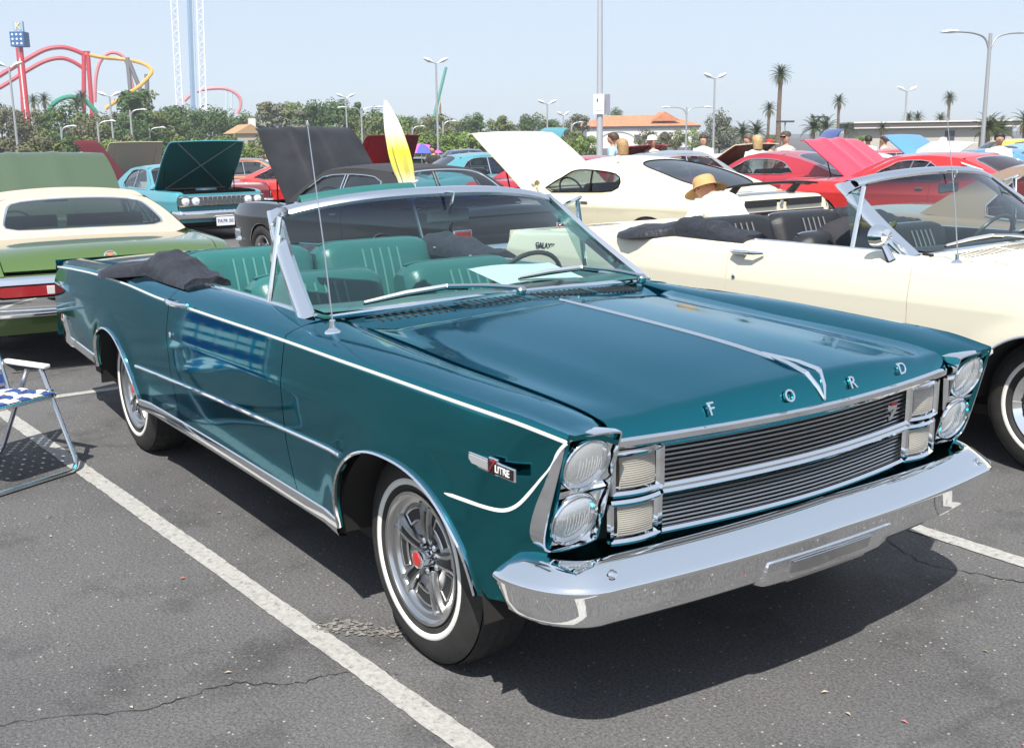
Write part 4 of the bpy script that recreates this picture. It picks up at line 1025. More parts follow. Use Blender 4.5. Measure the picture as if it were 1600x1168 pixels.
    g = MB(); g.grid([[ (lerp(wsf(s_, 1)[0], rwf(s_, 1)[0], t), yr * s_, lerp(wsf(s_, 1)[2], rwf(s_, 1)[2], t) + .035 * math.sin(math.pi * t)) for t in frange(0, 1, 13)] for s_ in frange(-1, 1, 15)]); roof = g.build('roof', roofm, root, thick=.014, out=CEN)
    dlo = P['dlo']
    for sd in (-1, 1):
        edge = []
        for t in frange(0, 1, 9): edge.append((lerp(xa, xb, t), wsf(1, t)[2]))
        for t in frange(0, 1, 9)[1:]: edge.append((lerp(xb, xc, t), lerp(zb, zc, t) + .035 * math.sin(math.pi * t)))
        for t in frange(1, 0, 9)[1:]: edge.append((rwf(1, t)[0], rwf(1, t)[2]))
        for x in frange(xd, xa, 9)[1:-1]: edge.append((x, pch(top, x)))
        cx = sum(p[0] for p in dlo) / len(dlo); cz = sum(p[1] for p in dlo) / len(dlo); K = 56
        sm = [(p.x, p.z) for p in crom([(a, 0, b) for a, b in dlo], 3, True)] if P.get('round', True) else dlo
        A, B = loop_on(edge, cx, cz, K), loop_on(sm, cx, cz, K)
        for cp in (edge[0], edge[8], edge[16], edge[24]):      # keep the true corners of the panel
            aa = math.atan2(cp[1] - cz, cp[0] - cx) % (2 * math.pi); A[int(round(aa / (2 * math.pi) * K)) % K] = cp
        def q(p, o=0): return Vector((p[0], sd * (ysd(*p) + o), p[1]))
        g = MB(); g.grid([[q(p) for p in A], [q((lerp(a[0], b[0], .5), lerp(a[1], b[1], .5))) for a, b in zip(A, B)], [q(p) for p in B], [q(p, -.03) for p in B]], True)
        g.build('roof_pillar', roofm, root, out=CEN, angle=45)
        gl = MB(); gl.grid([[q((lerp(cx, p[0], f), lerp(cz, p[1], f)), -.018) for p in B] for f in (1, .6, .3, .02)], True); sg_ = gl.build('side_window', glassm, root, out=CEN)
        tr = MB(); tr.tube([q(p, .004) for p in B] + [q(B[0], .004)], .008, 5, caps=False); tr.build('window_trim', P.get('trimm', CHROME), sg_)
        for px_ in P.get('posts', ()):
            zlo = min(b[1] for b in B) + .005; zhi = max((b[1] for b in B if abs(b[0] - px_[1]) < .12), default=zb) - .005
            t_ = MB(); t_.tube([q((px_[0], zlo), 0), q((px_[1], zhi), 0)], .012, 6); t_.build('window_post', P.get('trimm', CHROME), sg_)
    # inside
    i_ = MB(); i_.grid([[(x, y, z) for x, z in ((xa - .02, za - .03), (xa - .05, .35), (xd + .1, .35), (xd + .05, zd - .04))] for y in (-inn + .02, inn - .02)]); i_.build('cabin_tub', ins, root)
    i_ = MB(); i_.grid([[(xa + x, y, za + z) for x, z in ((.03, 0), (-.16, .0), (-.24, -.06), (-.22, -.25))] for y in (-inn, 0, inn)]); i_.build('dashboard', ins, root)
    st = MB(); cst = Vector((xa - .36, .36, za + .0)); ax_ = Vector((-.88, 0, .47)); uu = Vector((0, 1, 0)); vv = ax_.cross(uu)
    st.tube([cst + (uu * math.cos(a) + vv * math.sin(a)) * .18 for a in [2 * math.pi * i / 20 for i in range(21)]], .012, 6, caps=False); st.tube([cst - uu * .17, cst + uu * .17], .01, 5); st.build('steering_wheel', BLACK, root)
    for x, y0, y1, zt_ in ((xa - .78, .05, inn - .08, zd + .10), (xa - .78, -inn + .08, -.05, zd + .10), (max(xd + .25, xa - 1.65), -inn + .1, inn - .1, zd + .03)):
        s = MB(); s.grid([[(x - .16 * t + .05 * math.sin(math.pi * t), y, lerp(.5, zt_, t)) for t in frange(0, 1, 6)] + [(x - .2, y, zt_ + .02), (x - .28, y, zt_ - .02), (x - .18, y, .5)] for y in (y0, lerp(y0, y1, .1), lerp(y0, y1, .9), y1)]); s.box((x + .22, (y0 + y1) / 2, .52), (.5, y1 - y0, .16)); s.build('seat', P.get('seatm', ins), root, angle=50)
    m_ = MB(); m_.box((xb + .02, 0, zb - .06), (.02, .22, .06)); m_.build('rear_view_mirror', BLACK, root)
    # lamps
    zh = pch(top, xf)
    if P.get('face') is None:
        for sd in (-1, 1):
            h = MB(); h.lathe([(.085, -.02), (.088, .02), (.075, .028), (.05, .038), (.001, .042)], c=(xf + .005, sd * (plan(xf) - .16), zh - .14), axis=(1, 0, 0), n=20); h.build('headlight', CHROME, root)
    for tl in P.get('tails', ((.72, .66, .26, .09),)):
        for sd in (-1, 1):
            y_, z_, w_, h_ = tl; b = MB(); b.box((xr - .012 + P.get('tailx', 0), sd * y_, z_), (.03, w_ + .03, h_ + .03)); t0_ = b.build('tail_light', CHROME, root, bevel=.008)
            b = MB(); b.box((xr - .024 + P.get('tailx', 0), sd * y_, z_), (.03, w_, h_)); b.build('tail_lens', REDGLASS, t0_, bevel=.008)
    return root

SIDEGLASS2 = glass('tinted_glass', (.55, .62, .62), 1.5)
DARKGLASS = glass('dark_glass', (.16, .19, .24), 1.5)
GLASSBLUE = glass('blue_glass', (.25, .32, .45), 1.6)
IVORY = paint('ivory_paint', (.78, .738, .59), rough=.5)
CREAM = paint('cream_paint', (.80, .74, .55), rough=.5)
GREEN = paint('green_metallic_paint', (.085, .155, .034), metal=.35, rough=.42)
BLACKP = paint('black_paint', (.008, .008, .009), rough=.3)
REDP = paint('red_paint', (.42, .022, .04), rough=.45)
REDB = paint('bright_red_paint', (.58, .018, .016), rough=.45)
AQUA = paint('aqua_paint', (.06, .30, .36), rough=.45)
TAN = paint('tan_metallic_paint', (.36, .25, .18), metal=.25, rough=.45)
BROWN = paint('copper_paint', (.30, .105, .05), metal=.3, rough=.45)
WHITEP = paint('white_paint', (.80, .80, .78), rough=.5)
SILVER = paint('silver_paint', (.45, .48, .50), metal=.7, rough=.4)
BLUEP = paint('blue_paint', (.08, .28, .55), rough=.45)
NAVY = paint('navy_paint', (.012, .02, .09), rough=.4)
CREAMVINYL = mat('cream_vinyl', (.52, .42, .34), .65, bump=.25, bscale=150)
TEALUNDER = mat('hood_under_teal', (.006, .10, .095), .45)
# ---- ivory convertible in the next stall
ivory = convertible('convertible_car', 'ivory convertible with black seats and a raised chrome windshield next to the teal one', IVORY, BLACKVINYL, None, False, (.2, 3.35, 0))
# ---- row behind, noses away from us
def flat_top(wb, fo, ro, zf, zm, zr, zt): return [(-wb - ro, zt), (-wb - ro + .12, zr - .01), (-wb, zr), (-wb + .55, zm + .01), (-1.4, zm), (-.5, zm), (0, zf), (fo - .1, zf - .02), (fo, zf - .06)]
def coupe(paint, **k):
    wb, fo, ro = k.get('wb', 2.9), k.get('fo', .85), k.get('ro', 1.15)
    zm = k.pop('zm', .92); zr = k.pop('zr', .94); zf = k.pop('zf', .93); zt = k.pop('zt', .84); H = k.pop('H', 1.30)
    d = dict(wb=wb, fo=fo, ro=ro, paint=paint, top=flat_top(wb, fo, ro, zf, zm, zr, zt), roof=(-.52, zm + .02, -1.20, H - .04, -2.25, H - .06, -2.95, zr + .01),
             dlo=[(-.80, zm + .03), (-1.10, H - .15), (-1.30, H - .075), (-2.0, H - .085), (-2.25, zm + .20), (-2.28, zm + .04), (-1.5, zm + .03)], posts=((-1.62, -1.66),))
    d.update(k); return d
# green hardtop, tail towards us
gsp = coupe(GREEN, wb=2.97, fo=.90, ro=1.38, hw=.98, zm=.90, zr=.93, zf=.90, zt=.80, H=1.305, hood=40, hoodm=paint('dull_green_hood', (.050, .085, .040), rough=.5), roofm=CREAMVINYL, rw=(.83, .13, .86), rex=7, rcurve=.14, inside=mat('green_trim', (.05, .08, .05), .6), rb=False, tails=(), rlean=.10, white=True, tumble=.20, crease=.70, sidetrim=None, ridge=.018)
gsp['top'] = [(-4.35, .74), (-4.31, .80), (-4.22, .86), (-4.05, .905), (-3.6, .925), (-2.97, .935), (-2.4, .90), (-.5, .90), (0, .90), (.8, .87), (.9, .82)]
gsp['roof'] = (-.55, .92, -1.25, 1.27, -2.35, 1.25, -3.18, .94)
gsp['dlo'] = [(-.85, .93), (-1.12, 1.13), (-1.32, 1.205), (-2.0, 1.19), (-2.18, 1.08), (-2.24, .94), (-1.5, .93)]
green = simple_car('hardtop_car', 'green hardtop coupe with cream vinyl roof and its hood raised, tail towards us', (-9.85, .20, gz(-7.5)), math.pi - .10, gsp); green.scale = (1, 1, .93)
def on(root, name, mb, m, **k): return mb.build(name, m, root, **k)
b = MB(); rows = []
for s_ in frange(-1.16, 1.16, 41):
    e = max(0, abs(s_) - 1); y = .92 * max(-1, min(1, s_)) + math.copysign(.05 * (e / .16), s_) * (e > 0); x = -4.46 + .03 * abs(min(1, abs(s_))) ** 3 + (.30 * (e / .16) ** 1.3 if e else 0)
    rows.append([(x + d, y, z) for d, z in ((.10, .735), (.03, .742), (.0, .72), (-.012, .66), (-.010, .60), (-.016, .52), (.0, .47), (.04, .44), (.10, .43))])
b.grid(rows); gb = on(green, 'rear_bumper', b, CHROME, out=(-4.0, 0, .58), angle=55)
for sd in (-1, 1):
    q = [(p[0], p[1]) for p in rrect(.46, .105, .045)]
    b = MB(); b.prism([(-4.478, sd * .62 + a, .635 + z) for a, z in q], (-.012, 0, 0)); t_ = b.build('tail_light', BLACK, gb, smooth=False)
    q = [(p[0], p[1]) for p in rrect(.43, .078, .035)]
    b = MB(); b.prism([(-4.486, sd * .62 + a, .637 + z) for a, z in q], (-.012, 0, 0)); b.build('tail_lens', REDGLASS, t_, smooth=False)
    b = MB(); b.box((-4.495, sd * .47, .637), (.012, .085, .066)); b.build('backup_lens', mat('backup_lens', (.55, .52, .50), .3), t_, bevel=.004)
    b = MB(); b.box((-4.47, sd * .60, .452), (.03, .75, .03)); b.build('bumper_step', CHROME, gb, bevel=.008)
b = MB(); b.lathe([(.052, 0), (.050, .010), (.040, .013), (.036, .010)], c=(-4.245, .02, .842), axis=(-.85, 0, .52), n=24); em = on(green, 'trunk_emblem', b, CHROME)
b = MB(); b.lathe([(.037, .008), (.001, .013)], c=(-4.245, .02, .842), axis=(-.85, 0, .52), n=20); b.build('emblem_inlay', mat('emblem_red', (.6, .16, .10), .4), em)
for i in range(14):
    if i == 6: continue
    b = MB(); b.box((-4.17, -.40 - i * .026, .878), (.016, .014 + .005 * hsh(i), .012)); b.build('script_letter', CHROME, green)
b = MB(); b.grid([[(-4.34 + .05 * k, y, .40 - .12 * k) for k in (0, 1)] for y in (-.85, 0, .85)]); on(green, 'rear_valance', b, GREEN)
# black sedan
bsp = coupe(BLACKP, wb=2.8, fo=.85, ro=1.1, hw=.92, zm=.92, zr=.92, H=1.36, hood=52, roofm=mat('black_vinyl_roof', (.030, .029, .030), .6, bump=.2, bscale=140), rw=(.86, .10, .90), rex=6, glass=glass('clear_glass', (.85, .90, .90), 1.5), white=False, ridge=.03, hoodm=mat('dusty_black_hood', (.020, .021, .024), .38, noise=.4, nscale=3), tails=((.70, .66, .2, .12),))
bsp['roof'] = (-.50, .95, -1.15, 1.32, -2.55, 1.30, -3.15, .93)
bsp['dlo'] = [(-.72, .96), (-1.02, 1.17), (-1.22, 1.255), (-1.8, 1.275), (-2.35, 1.24), (-2.45, 1.14), (-2.45, .97), (-1.5, .95)]
bsp['posts'] = ((-1.60, -1.64), (-1.66, -1.70))
simple_car('sedan_car', 'black sedan with a dusty raised hood behind the teal windshield', (-10.42, 3.78, gz(-9)), math.pi + .09, bsp)
# cream fastback with rear wing
csp = coupe(CREAM, wb=2.77, fo=.95, ro=1.05, hw=.93, H=1.30, hood=36, wr=.34, glass=SIDEGLASS2, rglass=GLASSBLUE, rw=(.80, .10, .88), rex=3.2, rbulge=.05, rcurve=.08, trimm=BLACK, rtrim=BLACK, rb=False, tails=(), archtop=.66, crown=.03, inside=mat('black_trim', (.018, .016, .015), .6))
csp['top'] = [(-3.82, .80), (-3.78, .855), (-3.5, .875), (-2.9, .90), (-2.3, .885), (-.5, .88), (0, .89), (.8, .86), (.95, .80)]
csp['roof'] = (-.62, .90, -1.32, 1.245, -1.95, 1.255, -3.30, .885)
csp['dlo'] = [(-.92, .91), (-1.20, 1.08), (-1.40, 1.165), (-1.85, 1.15), (-2.12, 1.10), (-2.18, .98), (-2.05, .92), (-1.5, .905)]
csp['posts'] = ((-1.72, -1.66),)
cream = simple_car('fastback_car', 'cream fastback coupe with black rear wing and its hood raised', (-10.22, 7.22, gz(-9)), math.pi + .06, csp); cream.scale = (1.14, 1.07, 1.06)
b = MB(); b.grid([[(-3.62 - .12 * u + .015 * abs(s_) ** 2, .80 * s_, 0.985 + .010 * math.sin(u * 3.1) + .015 * u - .03 * abs(s_) ** 3) for u in frange(0, 1, 5)] for s_ in frange(-1, 1, 15)])
wing = on(cream, 'rear_wing', b, mat('satin_black', (.018, .018, .019), .45), thick=.022)
for sd in (-1, 1):
    b = MB(); b.prism([(-3.50, sd * .52, .88), (-3.62, sd * .52, .88), (-3.72, sd * .52, .99), (-3.62, sd * .52, .98)], (0, .022, 0)); b.build('wing_pylon', MATS['satin_black'], wing, smooth=False)
b = MB(); b.box((-3.838, -.40, .80), (.014, .62, .075)); on(cream, 'tail_stripe', b, MATS['satin_black']); b = MB(); b.box((-3.838, .40, .80), (.014, .62, .075)); on(cream, 'tail_stripe', b, MATS['satin_black'])
b = MB(); b.box((-3.84, 0, .80), (.016, .05, .05)); on(cream, 'tail_badge', b, CHROME, bevel=.006)
b = MB(); b.box((-3.842, 0, .645), (.012, 1.50, .135)); tp = on(cream, 'tail_recess', b, mat('tail_black', (.012, .008, .010), .25), bevel=.02)
for sd in (-1, 1):
    for k in range(3):
        b = MB(); b.box((-3.850, sd * (.42 + .12 * k), .645), (.010, .085, .105)); b.build('tail_lens', mat('dark_red_lens', (.10, .006, .008), .2), tp, bevel=.008)
b = MB(); rows = []
for s_ in frange(-1.12, 1.12, 25):
    e = max(0, abs(s_) - 1); rows.append([(-3.93 + (.2 * e / .12 if e else 0) + d, .85 * max(-1, min(1, s_)) + math.copysign(.04 * e / .12, s_) * (e > 0), z) for d, z in ((.05, .55), (.0, .55), (-.015, .50), (0, .43), (.05, .42))])
b.grid(rows); on(cream, 'rear_bumper', b, CHROME, out=(-3.5, 0, .48))
b = MB(); b.tube([(-2.95, -.935, .62), (-2.93, -.945, .63)], .05, 10); 
for sd in (-1, 1):
    b = MB(); b.lathe([(.001, -.06), (.035, -.055), (.05, -.02), (.052, .02), (.046, .022)], c=(-.92, sd * .90, 1.0), axis=(-1, 0, 0), n=14); b.tube([(-.92, sd * .90, .97), (-.90, sd * .84, .90)], .015, 6); on(cream, 'door_mirror', b, CREAM)
# scoops on the raised cream hood are part of its hood skin
# red fastback
rsp = coupe(REDP, wb=2.95, fo=.9, ro=1.15, hw=.97, H=1.33, hood=0, rw=(.84, .08, .90), rex=3.4, rglass=GLASSBLUE, rcurve=.08, rbulge=.05, ridge=.0)
rsp['top'] = [(-4.10, .80), (-4.05, .86), (-3.6, .90), (-2.9, .93), (-2.2, .92), (-.5, .92), (0, .92), (.8, .89), (.9, .84)]
rsp['roof'] = (-.58, .94, -1.25, 1.285, -2.10, 1.29, -3.55, .91)
rsp['dlo'] = [(-.86, .95), (-1.14, 1.13), (-1.34, 1.215), (-1.9, 1.215), (-2.25, 1.15), (-2.48, 1.0), (-2.46, .95), (-1.5, .94)]
rsp['posts'] = ()
simple_car('fastback_car', 'red fastback coupe beyond the tail of the cream fastback', (-13.43, 14.36, gz(-11)), math.pi, rsp)
# red coupe with flag print
fsp = coupe(REDB, wb=2.75, fo=.9, ro=1.0, hw=.93, H=1.31, hood=0, rw=(.80, .12, .9), inside=mat('black_trim', (.018, .016, .015), .6), glass=glass('clear_glass', (.85, .90, .90), 1.5))
fsp['dlo'] = [(-.80, .95), (-1.10, 1.15), (-1.30, 1.22), (-1.75, 1.21), (-2.05, 1.02), (-2.10, .95), (-1.5, .94)]
fsp['posts'] = ((-1.60, -1.78),)
flagcar = simple_car('coupe_car', 'bright red coupe with stars and stripes print on its rear roof', (-8.62, 12.45, gz(-7)), math.pi, fsp)
for k in range(5):
    z0 = 1.205 - .040 * k; fy = lambda z: .80 - .50 * (z - .94)
    b = MB(); pts4 = [(-2.28 - .10 * k, z0), (-2.66 - .07 * k, z0 - .10), (-2.68 - .07 * k, z0 - .125), (-2.31 - .10 * k, z0 - .025)]
    b.add([(x, fy(z) + .012, z) for x, z in pts4], [(0, 1, 2, 3)]); on(flagcar, 'flag_stripe', b, WHITEP if k % 2 == 0 else BLUEP, thick=.004)
# tan coupe beyond the ivory convertible, nose towards us
tsp = coupe(TAN, wb=2.9, fo=.9, ro=1.2, hw=.96, H=1.40, hood=0, seatm=mat('red_seat', (.45, .02, .02), .5), inside=mat('red_trim', (.35, .015, .015), .6), sidetrim=None, rw=(.8, .12, .9))
simple_car('coupe_car', 'tan coupe with red interior behind the ivory convertible', (.15, 6.3, 0), -.10, tsp)
# ---------------------------------------------------------------- placing far things: azimuth of a column of the view and a distance in metres
def col_dir(px): 
    v = fwd + rgt * ((px - 800) / 1695.4) + upv * ((584 - 215) / 1695.4); v = Vector((v.x, v.y, 0)); return v.normalized()
def at(px, D, z=None):
    v = col_dir(px); p = CAM + v * D; return Vector((p.x, p.y, gz(p.x) if z is None else z))
def z_at(px, py, D):
    v = fwd + rgt * ((px - 800) / 1695.4) + upv * ((584 - py) / 1695.4); return CAM.z + v.z / math.hypot(v.x, v.y) * D
SIDE_R = math.atan2(rgt.y, rgt.x)       # heading of a car that drives to the right of the view
# ---------------------------------------------------------------- folding lawn chair
ALU = mat('aluminium_tube', (.72, .73, .75), .22, 1.)
WEBB, WEBW = mat('blue_webbing', (.02, .06, .24), .6, bump=.3, bscale=300), mat('white_webbing', (.78, .78, .76), .6, bump=.3, bscale=300)
ch = thing('lawn_chair', 'aluminium folding lawn chair with blue and white webbing at the left edge', 'chair', (-2.98, -1.62, 0), math.atan2(.42, .9))
def bent(pts, r=.07):
    """polyline with rounded corners"""
    P = [Vector(p) for p in pts]; o = [P[0]]
    for i in range(1, len(P) - 1):
        a, b = (P[i - 1] - P[i]).normalized(), (P[i + 1] - P[i]).normalized(); p0, p2 = P[i] + a * r, P[i] + b * r
        for k in range(7): t = k / 6; o.append((1-t)**2 * p0 + 2*t*(1-t) * P[i] + t*t * p2)
    return o + [P[-1]]
b = MB(); b.tube(bent([(.08, .285, .515), (.30, .285, .0125), (.30, -.285, .0125), (.08, -.285, .515)]), .0125, 8); b.build('front_leg_frame', ALU, ch)
b = MB(); b.tube(bent([(.0, .262, .505), (-.30, .262, .0125), (-.30, -.262, .0125), (.0, -.262, .505)]), .0125, 8); b.build('rear_leg_frame', ALU, ch)
b = MB(); b.tube(bent([(-.20, .245, .385), (.245, .245, .405), (.245, -.245, .405), (-.20, -.245, .385)], .05), .0125, 8); b.tube([(-.2, .245, .385), (-.2, -.245, .385)], .0125, 8); seatf = b.build('seat_frame', ALU, ch)
b = MB(); b.tube(bent([(-.13, .235, .39), (-.29, .235, .92), (-.29, -.235, .92), (-.13, -.235, .39)], .06), .0125, 8); backf = b.build('back_frame', ALU, ch)
for sd in (-1, 1):
    b = MB(); b.box((-.04, sd * .287, .530), (.34, .045, .022)); b.build('armrest', mat('white_plastic', (.80, .80, .77), .4), ch, bevel=.008)
    b = MB(); b.lathe([(.012, 0), (.012, .012), (.001, .014)], c=(.135, sd * .285, .405), axis=(0, sd, 0), n=10); b.build('pivot_rivet', ALU, ch)
for i in range(7):                # seat: straps woven over and under
    y = -.195 + .065 * i
    b = MB(); b.grid([[(x, y + dy, .398 + .02 * (x + .2) / .445 + .004 * math.sin((x + .2) / .0634 * math.pi + i * math.pi)) for dy in (-.027, .027)] for x in frange(-.205, .248, 29)]); b.build('strap', WEBB if i % 2 == 0 else WEBW, seatf, thick=.002)
for j in range(6):
    x = -.165 + .074 * j
    b = MB(); b.grid([[(x + dx, y, .398 + .02 * (x + .2) / .445 - .004 * math.sin((y + .245) / .065 * math.pi + j * math.pi)) for dx in (-.027, .027)] for y in frange(-.25, .25, 29)]); b.build('strap', WEBW if j % 3 else WEBB, seatf, thick=.002)
for i in range(5):
    y = -.17 + .085 * i
    b = MB(); b.grid([[(-.14 - .15 * t, y + dy, .42 + .49 * t) for dy in (-.028, .028)] for t in frange(0, 1, 9)]); b.build('strap', WEBB, backf, thick=.002)
for j in range(7):
    t = .07 + .14 * j
    b = MB(); b.grid([[(-.14 - .15 * q + .005 * (1 if k % 2 else -1), y, .42 + .49 * q) for q in (t - .045, t + .045)] for k, y in enumerate(frange(-.245, .245, 11))]); b.build('strap', WEBW if j % 3 else WEBB, backf, thick=.002)
# ---------------------------------------------------------------- things on and in the teal car
b = MB(); b.grid([[(-.80 - .17 * u, .02 + .42 * v - .06 * u, 1.050 + .006 * math.sin(5 * v) + .055 * u) for u in frange(0, 1, 4)] for v in frange(0, 1, 8)])
tag(b.build('paper_sheet', mat('white_paper', (.82, .82, .80), .7), None, thick=.001), 'white sheet of paper lying on the teal dashboard', 'paper')
bg = thing('duffel_bag', 'dark jacket bundle with yellow trim on the seat of the ivory convertible', 'bag', (.2 - 1.62, 3.35 - .30, .86))
b = MB(); b.grid([[(.30 * math.cos(a) * math.sin(e_) * (1 + .10 * math.sin(3 * a)), .22 * math.sin(a) * math.sin(e_) * (1 + .12 * math.cos(4 * a + 2 * e_)), .10 + .16 * math.cos(e_) + .02 * math.sin(5 * a)) for a in [2 * math.pi * k / 20 for k in range(20)]] for e_ in frange(.02, 3.0, 10)], True); b.build('bundle', mat('dark_cloth', (.025, .024, .03), .8, bump=.5, bscale=14), bg, angle=80)
b = MB(); b.tube([(.31 * math.cos(a) * .8, .22 * math.sin(a) * .8, .23 + .02 * math.sin(5 * a)) for a in frange(-1.2, 2.2, 14)], .014, 6); b.build('yellow_trim', mat('yellow_cloth', (.60, .42, .05), .7), bg)
# furled umbrella leaning behind the car
p0, p1 = at(700, 8.2), None
def ptz(px, py, D):
    v = fwd + rgt * ((px - 800) / 1695.4) + upv * ((584 - py) / 1695.4); h = Vector((v.x, v.y, 0)).normalized(); p = CAM + h * D; return Vector((p.x, p.y, z_at(px, py, D)))
tip, mid = ptz(602, 157, 8.0), ptz(638, 292, 8.0); d_ = (tip - mid).normalized()
um = thing('furled_umbrella', 'furled white and yellow beach umbrella leaning behind the teal convertible', 'umbrella', tuple(mid - d_ * (mid.z - gz(mid.x)) / d_.z))
base = Vector(um.location)
def UL(p): return tuple(Vector(p) - base)
L = (tip - base).length; b = MB(); b.tube([UL(base), UL(base + d_ * (L - .02))], .013, 8); b.build('pole', DULLCHROME, um)
ux = d_.cross(Vector((1, 0, 0))).normalized(); uy = d_.cross(ux); rows = []
for i in range(25):
    t = i / 24; r = .072 * math.sin(math.pi * (.10 + .88 * t)) ** .8 * (1 - .10 * t) if t < .999 else .006
    c = tip - d_ * (.72 * (1 - t)); rows.append([UL(c + (ux * math.cos(a) + uy * math.sin(a)) * (r * (1 + .20 * math.cos(8 * a + 3 * t)))) for a in [2 * math.pi * k / 40 for k in range(40)]])
um_m = bpy.data.materials.new('umbrella_cloth'); um_m.use_nodes = True; nt = um_m.node_tree; bs = nt.nodes['Principled BSDF']; bs.inputs['Roughness'].default_value = .8
tc = nt.nodes.new('ShaderNodeTexCoord'); sx = nt.nodes.new('ShaderNodeSeparateXYZ'); nt.links.new(tc.outputs['Object'], sx.inputs[0])
rp = nt.nodes.new('ShaderNodeValToRGB'); mr = nt.nodes.new('ShaderNodeMapRange'); zt_ = (tip - base).z; mr.inputs['From Min'].default_value = zt_ - .70; mr.inputs['From Max'].default_value = zt_
nt.links.new(sx.outputs['Z'], mr.inputs['Value']); nt.links.new(mr.outputs[0], rp.inputs[0]); e = rp.color_ramp.elements; e[0].position, e[0].color = .14, (.80, .79, .72, 1); e[1].position, e[1].color = .75, (.84, .83, .80, 1)
for p_, c_ in ((.30, (.70, .66, .16)), (.50, (.80, .72, .06))): q = e.new(p_); q.color = (*c_, 1)
nt.links.new(rp.outputs[0], bs.inputs['Base Color'])
b = MB(); b.grid(rows, True); b.build('canopy', um_m, um, angle=70, out=UL(lerp(tip, mid, .5)))
c = tip - d_ * .60; b = MB(); b.tube([UL(c + (ux * math.cos(a) + uy * math.sin(a)) * .075) for a in [2 * math.pi * k / 20 for k in range(21)]], .006, 5, caps=False, ry=.012); b.build('tie_strap', WHITEPAINT, um)
